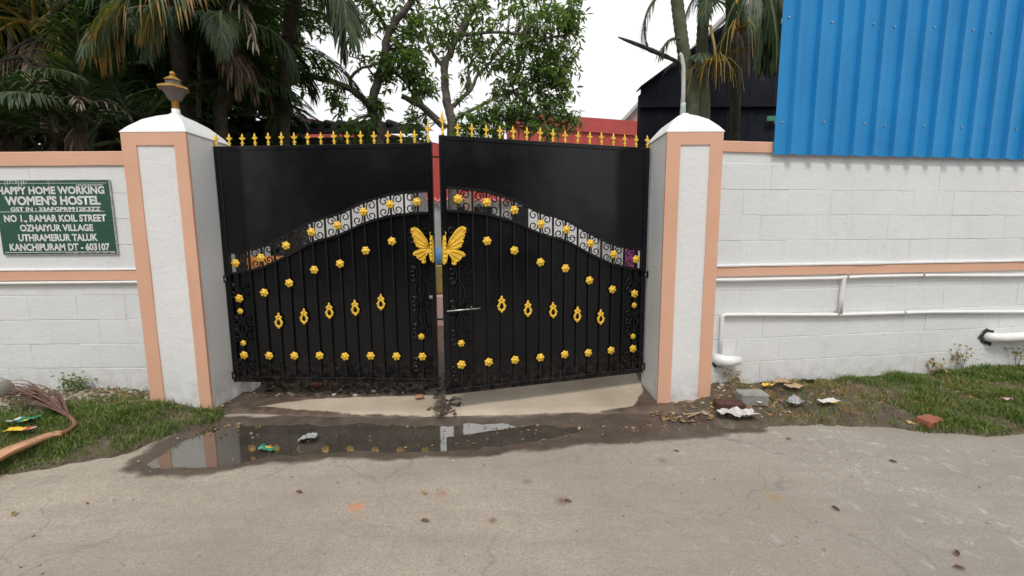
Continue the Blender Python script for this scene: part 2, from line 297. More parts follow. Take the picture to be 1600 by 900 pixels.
def watermat():
    m = N('puddle_water'); m.set(Base_Color=m.ramp(m.noise(4, 6, .7), [(.3, (.075, .062, .05)), (.7, (.15, .125, .10))]), Roughness=.04, IOR=1.33, Transmission_Weight=.35)
    gl = m.n('BsdfGlossy', Roughness=.03); gl.inputs['Color'].default_value = (.9, .9, .9, 1); ms = m.n('MixShader'); lw = m.n('LayerWeight', Blend=.5)
    b = m.n('Bump', Strength=.09, Distance=.004); m.l(m.noise(9, 3), b.inputs['Height']); m.l(b.outputs[0], gl.inputs['Normal']); m.l(b.outputs[0], m.b.inputs['Normal'])
    m.l(m.math('MULTIPLY', lw.outputs['Fresnel'], 1.2, True), ms.inputs[0]); m.l(m.b.outputs[0], ms.inputs[1]); m.l(gl.outputs[0], ms.inputs[2]); m.l(ms.outputs[0], m.out.inputs['Surface']); return m.mat
wt = MB(); wp = [(-2.75, 2.2), (1.5, 2.2), (1.5, 3.12), (-2.3, 3.12), (-2.75, 3.0)]
wt.add([(x, y, -.0145) for x, y in wp], [tuple(range(5))]); tag(wt.build('puddle', watermat(), fix=False), 'shallow muddy puddle in front of the black gate', 'puddle', kind='structure')

# driveway slab through the gate, and the yard behind
def slabmat():
    m = N('cement_slab'); c = m.ramp(m.noise(2.2, 6), [(.3, (.36, .30, .22)), (.7, (.52, .45, .35))]); c = m.mix(m.ramp(m.noise(80, 4, .7), [(.4, 0.0), (.8, .4)]), c, (.2, .16, .12))
    a = m.n('Attribute', attribute_name='wet'); w = m.ramp(m.math('ADD', a.outputs['Fac'], m.math('MULTIPLY', m.math('SUBTRACT', m.noise(7, 6, .65), .5), 1.0)), [(.42, 0.0), (.62, 1.0)])
    c = m.mix(w, c, m.ramp(m.noise(12, 5), [(.3, (.06, .042, .03)), (.7, (.14, .10, .07))])); m.set(Base_Color=c, Roughness=m.ramp(w, [(0, .88), (1, .45)])); m.bump(m.noise(60, 6, .7), .45, .008); return m.mat
sx_ = np.linspace(-2.9, 1.75, 150); sy_ = np.concatenate([np.linspace(3.0, 4.6, 60), np.linspace(4.8, 6, 5)])
SX, SY = np.meshgrid(sx_, sy_); S2 = np.stack([SX.ravel(), SY.ravel()], 1)
front = 3.09 + .05*np.array([mnoise.noise(Vector((x*1.7, 4, 0))) for x in S2[:, 0]]) + .03*np.sin(S2[:, 0]*2)
sz = -.05 + .075*sstep(-.09, .06, S2[:, 1]-front) + .05*sstep(3.3, 4.2, S2[:, 1]) + .004*vnoise(S2, 3, 5)
pale = np.array([(-2.021,3.217,0.000), (-1.699,3.368,0.000), (-1.077,3.413,0.000), (-0.680,3.434,0.000), (-0.608,3.491,0.000), (-0.006,3.681,0.000), (0.608,3.930,0.000), (1.168,3.919,0.000), (1.126,3.505,0.000), (0.942,3.170,0.000), (0.380,3.060,0.000), (-0.199,3.046,0.000), (-1.174,3.083,0.000), (-1.644,3.150,0.000)])[:, :2]
swet = 1-sstep(-.05, .06, poly_sd(S2, pale)); 
strk = np.exp(-((S2[:, 0]-(-.55)-.15*(3.1-S2[:, 1]))/.075)**2)*.8; swet = np.maximum(swet, strk*(S2[:, 1] < 3.5))
nx = len(sx_); me = np_mesh('driveway', np.stack([S2[:, 0], S2[:, 1], sz], 1), np.array([(j*nx+i, j*nx+i+1, (j+1)*nx+i+1, (j+1)*nx+i) for j in range(len(sy_)-1) for i in range(nx-1)]), [], True)
at = me.attributes.new('wet', 'FLOAT', 'POINT'); at.data.foreach_set('value', swet.astype(np.float32)); me.materials.append(slabmat())
tag(link('driveway', me), 'pale cement driveway slab under the gate', 'driveway', kind='structure')
yd = MB().add([(-12, 3.62, -.02), (-2.9, 3.62, -.02), (-2.9, 6, .03), (1.75, 6, .03), (1.75, 3.75, -.02), (12, 4.6, -.02), (12, 40, .05), (-12, 40, .05)], [tuple(range(8))]).build('yard_ground', M_soil); tag(yd, 'bare earth yard behind the gate', 'yard', kind='structure')

# verges (soil mounds) on both sides
VL = [p[:2] for p in [(-4.022,2.033,0.000), (-3.278,2.134,0.000), (-2.932,2.277,0.000), (-2.700,2.368,0.000), (-2.490,2.467,0.000), (-2.393,2.560,0.000), (-2.363,2.749,0.000), (-2.194,2.944,0.000), (-2.180,3.076,0.000), (-2.392,3.741,0.000)]] + [(-2.5, 3.9), (-7, 3.9)]
VR = [p[:2] for p in [(1.167,3.241,0.000), (1.339,3.045,0.000), (1.438,2.850,0.000), (1.690,2.817,0.000), (1.975,2.843,0.000), (2.384,2.847,0.000), (2.677,2.773,0.000), (2.848,2.724,0.000), (3.411,2.688,0.000), (4.144,2.607,0.000)]] + [(9, 2.9), (9, 5), (1.3, 3.9)]
def vheight(P, poly, h=.11):
    s = poly_sd(P, poly)+.045*vnoise(P, 3.3, 14)+.012*vnoise(P, 14, 3); return -.03 + (.03+.028)*sstep(-.03, .06, s) + (h-.028)*sstep(.05, .6, s) + .022*vnoise(P, 2.6, 4)*sstep(0, .2, s) + .008*vnoise(P, 11, 6)*sstep(0, .1, s)
VDAT = {}
for nm, poly, (x0, x1, y0, y1), h, lb in (('verge', VL, (-7, -1.95, 2.0, 3.75), .10, 'grassy soil verge below the signed wall'), ('verge', VR, (1.0, 9, 2.5, 4.95), .10, 'grassy soil verge below the blue sheet fence')):
    gx = np.arange(x0, x1, .028); gy = np.arange(y0, y1, .028); A, B = np.meshgrid(gx, gy); Q = np.stack([A.ravel(), B.ravel()], 1); z = vheight(Q, poly, h); n_ = len(gx)
    o = link(nm, np_mesh(nm, np.stack([Q[:, 0], Q[:, 1], z], 1), np.array([(j*n_+i, j*n_+i+1, (j+1)*n_+i+1, (j+1)*n_+i) for j in range(len(gy)-1) for i in range(n_-1)]), [M_soil], True)); tag(o, lb, 'verge', kind='structure')
def blades(P, z, hgt, wid, lean, rng):
    n = len(P); a = rng.uniform(0, 2*np.pi, n); b = a + rng.normal(0, .6, n); H_ = hgt*rng.uniform(.45, 1.25, n); w = wid*rng.uniform(.6, 1.3, n); ln = H_*rng.uniform(.1, 1, n)*lean
    sx, sy = np.cos(a), np.sin(a); dx, dy = np.cos(b+1.57), np.sin(b+1.57); V = np.zeros((n, 5, 3))
    for k, (t, wk) in enumerate(((0, 1), (0, -1), (.55, .75), (.55, -.75), (1, 0))):
        V[:, k, 0] = P[:, 0] + sx*w*wk + dx*ln*t*t; V[:, k, 1] = P[:, 1] + sy*w*wk + dy*ln*t*t; V[:, k, 2] = z - .004 + H_*t*(1-.25*t*lean)
    base = np.arange(n)[:, None]*5; return V.reshape(-1, 3), np.concatenate([base+np.array([[0, 1, 3]]), base+np.array([[0, 3, 2]]), base+np.array([[2, 3, 4]])])
def grass(name, poly, box, n, mask, mat_, label, hgt=.058, wid=.0028, lean=.9, h=.10):
    P = np.stack([RNG.uniform(box[0], box[1], n), RNG.uniform(box[2], box[3], n)], 1); P = P[poly_sd(P, poly)+.045*vnoise(P, 3.3, 14) > .012]; k = mask(P); P = P[RNG.uniform(0, 1, len(P)) < k]
    hv = hgt*(.45+1.1*np.clip(vnoise(P, 4, 11)+.4, 0, 1)); V, F = blades(P, vheight(P, poly, h), hv, wid, lean, RNG); o = link(name, np_mesh(name, V, F, mat_)); tag(o, label, 'grass', kind='stuff')
def mleft(P):
    s = poly_sd(P, VL); g = np.clip(.75+.9*vnoise(P, 1.8, 9), .05, 1); bare = np.exp(-(((P[:, 0]+3.6)/.55)**2+((P[:, 1]-3.2)/.26)**2)); wallk = sstep(3.38, 3.15, P[:, 1]-.12*(P[:, 0] > -3.0)); return np.clip(g*(1-.95*bare)*(.06+.94*wallk), 0, 1)*np.where((P[:, 0] > -2.8) & (P[:, 1] > 3.12), 0, 1)
def mright(P): return np.clip(.68+1.5*vnoise(P, 1.7, 5), .03, 1)*(.1+.9*sstep(1.9, 3.1, P[:, 0]))*np.where(P[:, 1] > 3.42+.139*(P[:, 0]-1.56), 0, 1)*np.where((P[:, 0] < 1.62) & (P[:, 1] > 3.2), 0, 1)
grass('grass', VL, (-5.2, -1.95, 2.1, 3.45), 75000, mleft, M_grass, 'short green grass below the signed wall')
grass('grass', VR, (1.4, 6.2, 2.6, 4.1), 130000, lambda P: mright(P)*(.35+.65*sstep(2.2, 3.2, P[:, 0])), M_grass, 'short green grass below the blue sheet fence')
grass('dry_grass', VR, (1.4, 6.2, 2.6, 4.1), 60000, lambda P: np.clip(.28+1.6*vnoise(P, 2.3, 21)+.35*np.exp(-((poly_sd(P, VR)-.03)/.05)**2)+.3*sstep(.62, .8, poly_sd(P, VR)), 0, .85)*np.where(P[:, 1] > 3.42+.139*(P[:, 0]-1.56), 0, 1)*sstep(1.7, 2.2, P[:, 0]), M_straw, 'dry straw coloured grass on the right verge', .05, .002, 1.1)
grass('dry_grass', VL, (-5.2, -1.95, 2.1, 3.45), 16000, lambda P: np.clip(.12+1.2*vnoise(P, 2.6, 31)+.3*np.exp(-((poly_sd(P, VL)-.03)/.05)**2), 0, .6)*mleft(P), M_straw, 'dry straw among the grass on the left verge', .04, .002, 1.1)
# pebbles / litter (too small and many to count)
def scatter(name, P, z, smin, smax, mat_, label, cat, flat=.5, rng=RNG):
    V = []; F = []
    for (x, y), zz in zip(P, z):
        r = rng.uniform(smin, smax); a0 = rng.uniform(0, 6.28); b = len(V); tl = rng.normal(0, .2, 2); asp = rng.uniform(.6, 1)
        for k in range(5):
            a = a0+k*1.2566; q = rng.uniform(.75, 1.15); dx, dy = math.cos(a)*r*q, math.sin(a)*r*q*asp; V.append((x+dx, y+dy, zz-r*flat*.3+dx*tl[0]+dy*tl[1]))
        for k in range(5):
            a = a0+k*1.2566+.5; q = rng.uniform(.45, .75); dx, dy = math.cos(a)*r*q, math.sin(a)*r*q*asp; V.append((x+dx, y+dy, zz+r*flat*rng.uniform(.6, 1)+dx*tl[0]+dy*tl[1]))
        F += [(b+k, b+(k+1) % 5, b+5+k) for k in range(5)] + [(b+(k+1) % 5, b+5+(k+1) % 5, b+5+k) for k in range(5)] + [(b+5, b+6, b+7), (b+5, b+7, b+8), (b+5, b+8, b+9)]
    tag(link(name, np_mesh(name, V, F, mat_)), label, cat, kind='stuff')
def rp(n, x0, x1, y0, y1): return np.stack([RNG.uniform(x0, x1, n), RNG.uniform(y0, y1, n)], 1)
def gauss(n, x, y, sx, sy): return np.stack([RNG.normal(x, sx, n), RNG.normal(y, sy, n)], 1)
Q = gauss(700, -3.62, 3.2, .38, .13); Q = Q[(Q[:, 1] < 3.44)]; scatter('pebbles', Q, vheight(Q, VL, .10), .008, .03, M_stone, 'heap of pale gravel at the foot of the signed wall', 'gravel')
Q = rp(420, -3.6, -2.0, 3.1, 3.44); Q = Q[~((Q[:, 0] > -2.79) & (Q[:, 0] < -2.3) & (Q[:, 1] > 3.12))]; scatter('leaf_litter', Q, vheight(Q, VL, .10)+.004, .008, .03, M_litter, 'dry leaf litter and chips along the left wall foot', 'litter', .2)
Q = np.concatenate([rp(420, 1.05, 2.2, 2.95, 3.4), rp(420, 2.0, 4.6, 3.0, 3.9)]); Q = Q[~((Q[:, 0] < 1.57) & (Q[:, 1] > 3.22)) & (Q[:, 1] < 3.41+.139*(Q[:, 0]-1.56))]; scatter('leaf_litter', Q, np.maximum(vheight(Q, VR, .10), .0)+.003, .007, .026, M_litter, 'dry leaf litter and chips on the right verge', 'litter', .25)
Q = np.concatenate([rp(600, -2.25, -.55, 3.42, 3.85), gauss(70, -.52, 3.2, .06, .09)]); scatter('rubble', Q, np.interp(Q[:, 1], [3.1, 3.3, 3.4, 3.8], [.026, .03, .03, .075]), .006, .028, M_rubble, 'dark stony rubble under the left gate leaf', 'rubble', .45)
Q = np.concatenate([gauss(150, -2.2, 3.0, .22, .1), gauss(160, .9, 2.85, .5, .1), rp(60, -1.5, .4, 2.6, 3.05)]); scatter('wet_litter', Q, np.full(len(Q), -.008), .004, .014, M_litter, 'small wet chips scattered in the puddle mud', 'litter', .3)
Q = rp(170, -3, 4.5, 1.3, 2.75); scatter('road_grit', Q, np.full(len(Q), .003), .003, .009, M_stone, 'small grit lying on the road', 'grit', .6)
# ================================================================== boundary walls
CZ = [.07+.205*k for k in range(-1, 10)]
_blk = []
for v in range(6):                                          # six slightly different hand-laid blocks sharing mesh data
    r = random.Random(v); mb = MB(); mb.box(.0004, .3996, 0, .05, .0022, .2028, bev=.002)
    mb.v = [(x+r.uniform(-.002, .002), y+r.uniform(-.0012, .0012), z+r.uniform(-.0022, .0022)) for x, y, z in mb.v]; _blk.append(mb.mesh('block', M_white))
def block_wall(root, x0, x1, ztop, ln=.40, seed=1):
    rg = random.Random(seed)
    MB().box(x0, x1, .0045, .16, -.1, ztop).build('core', M_white, root)
    for k in range(len(CZ)-1):
        za = CZ[k]
        if za+.2 > ztop+.02: continue
        x = x0 - (.2 if k % 2 else 0) - rg.uniform(0, .12)
        while x < x1:
            a, b = max(x, x0), min(x+ln, x1)
            if b-a > .06:
                o = link('block', _blk[rg.randrange(6)], root, (a, rg.choice((0, 0, 0, 0, 0, -.0008, .0008)), za), (0, 0, 0), ((b-a)/.4, 1, 1)); o.rotation_euler.x = rg.uniform(-.006, .004); o.rotation_euler.z = rg.uniform(-.0015, .0015)
            x += ln
def wavy_strip(mb, x0, x1, y0, y1, z0, z1, seed, amp=.003, step=.12, mi=0):
    n = max(2, int((x1-x0)/step)); sec = []
    for i in range(n+1):
        x = x0+(x1-x0)*i/n; d = [mnoise.noise(Vector((x*3, seed, j*7)))*amp for j in range(4)]
        sec.append([(x, y0+d[0], z0+d[1]), (x, y0+d[0], z1-.006+d[2]), (x, y0+.006+d[0], z1+d[2]), (x, y1, z1+d[2]), (x, y1, z0+d[1])])
    vs = [p for s_ in sec for p in s_]; fs = [(i*5+k, i*5+(k+1) % 5, i*5+5+(k+1) % 5, i*5+5+k) for i in range(n) for k in range(5)] + [(4, 3, 2, 1, 0), tuple(n*5+k for k in range(5))]
    mb.add(vs, fs, mi)
WLr = thing('boundary_wall', 'white block boundary wall with peach bands carrying the green sign', 'wall', (-2.776, 3.45, 0))
block_wall(WLr, -3.6, 0, 1.93, seed=3)
mb = MB(); wavy_strip(mb, -3.6, .0, -.012, .175, 1.925, 2.032, 1); mb.build('coping', M_orange, WLr)
mb = MB(); wavy_strip(mb, -3.6, .0, -.014, .02, 1.016, 1.096, 2); mb.build('band', M_orange, WLr)
mb = MB(); wavy_strip(mb, -3.6, .0, -.019, .0, 1.0965, 1.11, 3); mb.build('ledge', M_pillar, WLr)
RW_A = math.atan2(.43, 3.10)
WRr = thing('boundary_wall', 'long white block boundary wall with peach band and white pipes', 'wall', (1.56, 3.44, 0), RW_A)
block_wall(WRr, 0, 5.6, 2.0, seed=5)
mb = MB(); wavy_strip(mb, 0, 5.6, -.010, .175, 2.0, 2.083, 4); mb.build('coping', M_orange, WRr)
mb = MB(); wavy_strip(mb, 0, 5.6, -.014, .02, 1.012, 1.09, 5); mb.build('band', M_orange, WRr)
mb = MB(); wavy_strip(mb, 0, 5.6, -.022, .0, 1.0905, 1.108, 6, .004); mb.build('ledge', M_pillar, WRr)
# ------------------------------------------------------------------ gate pillars
def pillar(label, x0, x1, y0, y1, z0, seed, sl, sr):
    w, d = x1-x0, y1-y0; r = thing('gate_pillar', label, 'pillar', ((x0+x1)/2, (y0+y1)/2, z0), 0, 'white pillars either side of the gate')
    h = 2.098-z0; X, Y = w/2, d/2
    mb = MB(); n = 18; vs = []; fs = []
    for i in range(n+1):                                     # plastered shaft with slightly uneven arrises
        z = -.15 + (h+.15)*i/n; q = [mnoise.noise(Vector((seed, z*2.3, k*5)))*.004 for k in range(8)]; c = .012
        vs += [(-X+c, -Y+q[0], z), (X-c, -Y+q[1], z), (X+q[2], -Y+c, z), (X+q[3], Y-c, z), (X-c, Y, z), (-X+c, Y, z), (-X+q[4], Y-c, z), (-X+q[5], -Y+c, z)]
    fs = [(i*8+k, i*8+(k+1) % 8, i*8+8+(k+1) % 8, i*8+8+k) for i in range(n) for k in range(8)] + [tuple(range(7, -1, -1)), tuple(n*8+k for k in range(8))]
    mb.add(vs, fs); mb.build('shaft', M_pillar, r, smooth=False)
    mb = MB(); e = .009
    def strip(a0, a1, b0, b1, sd, vert=True):
        m_ = 16; vv = []; f2 = []
        for i in range(m_+1):
            t = i/m_; q = [mnoise.noise(Vector((sd, t*9, k*3)))*.0028 for k in range(3)]
            if vert: z = b0+(b1-b0)*t; p, s_ = (a0+q[0], z), (a1+q[1], z)
            else: x = a0+(a1-a0)*t; p, s_ = (x, b0+q[0]), (x, b1+q[1])
            for (px, pz) in (p, s_): vv += [(px, -Y-e, pz), (px, -Y+.012, pz)]
        for i in range(m_): b = i*4; f2 += [(b, b+2, b+6, b+4), (b, b+4, b+5, b+1), (b+2, b+3, b+7, b+6)]
        f2 += [(0, 1, 3, 2), (m_*4, m_*4+2, m_*4+3, m_*4+1)]
        mb.add(vv, f2)
    strip(-X-.004, -X+sl, -.12, h, seed+1); strip(X-sr, X+.004, -.12, h, seed+2); strip(-X+sl, X-sr, h-.088, h, seed+3, False)
    mb.build('frame_band', M_orange, r)
    mb = MB(); prof = [(1.0, 0), (1.0, .004), (.98, .012), (.86, .05), (.6, .115), (.34, .155), (.14, .178), (.1, .19)]; vs = []; k8 = 4
    for s_, z in prof:
        for t in range(16):
            a = t/16*4; sd_ = int(a); f_ = a-sd_; c4 = [(-1, -1), (1, -1), (1, 1), (-1, 1)]; p, q_ = c4[sd_], c4[(sd_+1) % 4]
            x, y = p[0]+(q_[0]-p[0])*f_, p[1]+(q_[1]-p[1])*f_; vs.append((x*(X+.0105)*s_, y*(Y+.0105)*s_, h+.002+z))
    mb.add(vs, [(i*16+k, i*16+(k+1) % 16, i*16+16+(k+1) % 16, i*16+16+k) for i in range(len(prof)-1) for k in range(16)] + [tuple(range(15, -1, -1)), tuple((len(prof)-1)*16+k for k in range(16))]); mb.build('cap', M_pillar, r)
    return r
LPX0, LPX1, LPY0, LPY1 = -2.776, -2.32, 3.14, 3.60
pillar('white and peach gate pillar with a brass lamp on its cap', LPX0, LPX1, LPY0, LPY1, -.03, 11, .10, .085)
pillar('white and peach gate pillar with a bare white pole on its cap', 1.152, 1.56, 3.24, 3.68, -.02, 23, .098, .09)
# low plaster kicker behind the left pillar under the hinge
mb = MB().box(-2.40, -2.24, 3.52, 3.66, -.05, .155, bev=.012); tag(mb.build('plaster_block', M_pillar), 'small white plaster block at the foot of the left hinge', 'block')
# ------------------------------------------------------------------ lamp on the left pillar
lr = thing('pillar_lamp', 'smoky glass and brass lamp standing on the left pillar', 'lamp', (-2.548, 3.37, 2.262)); lr.scale = (.92, .92, .86)
M_lampglass = N('smoky_glass'); M_lampglass.set(Base_Color=(.2, .165, .15), Roughness=.3, Transmission_Weight=.35, Specular_IOR_Level=.6); M_lampglass.bump(M_lampglass.noise(40, 3), .2, .004); M_lampglass = M_lampglass.mat
MB().lathe([(.04, 0), (.036, .015), (.03, .03), (.03, .07)], 14).build('base', M_pvc, lr, smooth=True)
MB().lathe([(.026, .068), (.026, .14), (.03, .145)], 14).build('collar', M_brass, lr, smooth=True)
def facet(prof, n=6): return MB().lathe(prof, n)
facet([(.045, .142), (.05, .15), (.075, .2), (.105, .24)]).build('shade', M_lampglass, lr)
facet([(.118, .238), (.112, .25), (.07, .272), (.062, .275)]).build('rim', M_brass, lr)
facet([(.056, .274), (.054, .31)]).build('lantern_head', M_lampglass, lr)
facet([(.068, .309), (.05, .325), (.022, .345), (.02, .352)]).build('roof', M_brass, lr)
MB().blob((0, 0, .368), (.02, .02, .022), 10, 6).build('finial', M_brass, lr, smooth=True)
# ------------------------------------------------------------------ white pole on the right pillar
pr = thing('lamp_pole', 'bare white pipe pole standing on the right pillar cap', 'pole', (1.345, 3.46, 2.262))
MB().tube([(0, 0, 0), (-.003, 0, .2), (-.01, 0, .38), (-.03, 0, .46), (-.045, 0, .475)], [.016, .0155, .0145, .0135, .011], 12).build('pipe', pm('weathered_pipe', (.5, .51, .5), .6, .15, 20, .2), pr, smooth=True)
MB().lathe([(.022, .0), (.021, .06), (.019, .075), (.019, .11)], 14).build('socket', pm('mossy_pvc', (.42, .5, .46), .6, .2, 20, .2), pr, smooth=True)
# ------------------------------------------------------------------ gate leaves
GL_A = math.atan2(-.08, 1.72); GR_A = math.atan2(.5, 1.638); GLEN = 1.716; GZ0, GZ1 = .16, 2.058
cen_s = [0, .105, .317, .53, .742, .955, 1.165, 1.38, 1.59, 1.72]; cen_z = [1.142, 1.15, 1.192, 1.285, 1.396, 1.444, 1.541, 1.596, 1.615, 1.616]
def cz(s): return float(np.interp(s, cen_s, cen_z))
def cs(s):                                                    # softened copy of the sweep line
    return sum(cz(s+d)*w for d, w in ((-.06, .25), (0, .5), (.06, .25)))
BH = .082
SBAR = [.105+.2125*k for k in range(8)]; KBAR = [.211+.2125*k for k in range(7)]
# rosette
def rosette(R=.036):
    mb = MB(); n = 24; rings = [(1.0, 0), (.96, .008), (.7, .0135), (.42, .008), (.26, .016)]; vs = []
    for rr, y in rings:
        for k in range(n):
            a = 2*math.pi*k/n; pet = .5+.5*math.cos(6*a); r_ = R*rr*(1 if rr < .5 else .80+.2*pet); yy = y*(1 if rr < .5 else .55+.45*pet); vs.append((r_*math.cos(a), -yy, r_*math.sin(a)))
    vs.append((0, -.019, 0)); L = len(vs)-1; fs = [(i*n+k, i*n+(k+1) % n, i*n+n+(k+1) % n, i*n+n+k) for i in range(len(rings)-1) for k in range(n)] + [(4*n+k, 4*n+(k+1) % n, L) for k in range(n)]
    mb.add(vs, fs); return mb.mesh('flower', M_gold, True)
ROS = rosette(); 
def keyhole():
    mb = MB(); n = 16; pts = []
    for k in range(n+1):
        a = 2*math.pi*k/n; pts.append((.021*math.sin(a)*(1-.25*math.cos(a)), -.006, -.014-.03*math.cos(a+math.pi)*1.0))
    mb.tube(pts, .0085, 6, cap=False)
    for dx, dz, r in ((0, .035, .014), (-.016, .024, .011), (.016, .024, .011), (0, .05, .009), (0, -.05, .011), (-.014, -.036, .009), (.014, -.036, .009), (-.027, -.012, .007), (.027, -.012, .007)): mb.blob((dx, -.007, dz), (r, .008, r), 6, 4)
    return mb.mesh('keyhole_ornament', M_gold, True)
KEY = keyhole()
def finial(h=.115):
    mb = MB(); k = h/.115
    mb.lathe([(.011, 0), (.012, .012*k), (.007, .018*k), (.015, .03*k), (.008, .04*k), (.006, .05*k), (.011, .058*k), (.008, .064*k), (.013, .08*k), (.008, .1*k), (.001, .118*k)], 8)
    for sg in (-1, 1):
        mb.tube([(0, 0, .056*k), (sg*.012, 0, .064*k), (sg*.021, 0, .076*k), (sg*.027, 0, .074*k), (sg*.025, 0, .066*k)], [.006, .0065, .006, .0055, .003], 5)
        mb.tube([(0, 0, .026*k), (sg*.012, 0, .03*k), (sg*.019, 0, .026*k)], [.005, .006, .003], 5)
    return mb.mesh('finial', M_gold, True)
FIN = finial(); FINT = finial(.20)
def spiral(mb, c, r, start, turns, sg, y, wd=.0065, n=16):
    pts = []
    for i in range(n+1):
        t = i/n; a = start + sg*turns*2*math.pi*t; rr = r*(1-.78*t); pts.append((c[0]+rr*math.cos(a), y, c[1]+rr*math.sin(a)))
    return pts
def cscroll(mb, x, z, w, h, sg, y=-.0):
    """flat-bar C scroll: back at x, curls opening towards sg; height h, width w"""
    r = min(w*.42, h*.24); up_c = (x+sg*(w*.5), z+h*.5-r); dn_c = (x+sg*(w*.5), z-h*.5+r)
    up_ = [] ; n = 14
    for i in range(n+1):
        t = i/n; a0 = math.pi if sg > 0 else 0; a = a0 - sg*(t*1.45*2*math.pi*.85); rr = r*(1-.7*t); up_.append((up_c[0]+rr*math.cos(a), y, up_c[1]+rr*math.sin(a)))
    dn_ = []
    for i in range(n+1):
        t = i/n; a0 = math.pi if sg > 0 else 0; a = a0 + sg*(t*1.45*2*math.pi*.85); rr = r*(1-.7*t); dn_.append((dn_c[0]+rr*math.cos(a), y, dn_c[1]+rr*math.sin(a)))
    bk = [(x+sg*.004, y, z)]
    mb.tube(up_[::-1] + bk + dn_, .0052, 5)
def ribbon(mb, fn, s0, s1, hw, y0, y1, n=44, X=lambda s: s):
    vs = []
    for i in range(n+1):
        s = s0+(s1-s0)*i/n; z = fn(s); vs += [(X(s), y0, z-hw), (X(s), y0, z+hw), (X(s), y1, z+hw), (X(s), y1, z-hw)]
    mb.add(vs, [(i*4+k, i*4+(k+1) % 4, i*4+4+(k+1) % 4, i*4+4+k) for i in range(n) for k in range(4)] + [(0, 1, 2, 3), (n*4+3, n*4+2, n*4+1, n*4)])
def sheet(mb, lo, hi, s0, s1, y, X, seed, nu=46, nz=14):
    vs = []
    for i in range(nu+1):
        s = s0+(s1-s0)*i/nu; a, b = lo(s), hi(s)
        for j in range(nz+1):
            t = j/nz; z = a+(b-a)*t; vs.append((X(s), y+.0035*mnoise.noise(Vector((s*1.9, z*1.9, seed)))+.0008*mnoise.noise(Vector((s*7, z*7, seed))), z))
    nf = nz+1; fs = [(i*nf+j, (i+1)*nf+j, (i+1)*nf+j+1, i*nf+j+1) for i in range(nu) for j in range(nz)]; mb.add(vs, fs)
def wing(sg, X0):
    """half butterfly; sg=+1: wing spreads to -x (left half)"""
    q = lambda pts: [((px-368)/6*sg*.00535, (290-pz)/6*.0051) for px, pz in pts]
    upw = [(338, 292), (326, 245), (300, 190), (270, 143), (240, 112), (208, 99), (184, 108), (175, 128), (180, 152), (194, 168), (192, 196), (208, 216), (206, 246), (222, 262), (226, 282), (262, 298), (300, 300)]
    lo = [(338, 286), (290, 292), (240, 304), (204, 318), (186, 345), (196, 360), (220, 362), (228, 386), (250, 400), (262, 402), (266, 426), (286, 434), (302, 420), (300, 396), (308, 362), (322, 330), (342, 306)]
    bd = [(345, 188), (352, 176), (364, 182), (372, 260), (373, 410), (366, 424), (350, 412), (338, 380), (332, 340), (336, 300), (350, 270), (352, 215)]
    return q(upw), q(lo), q(bd)
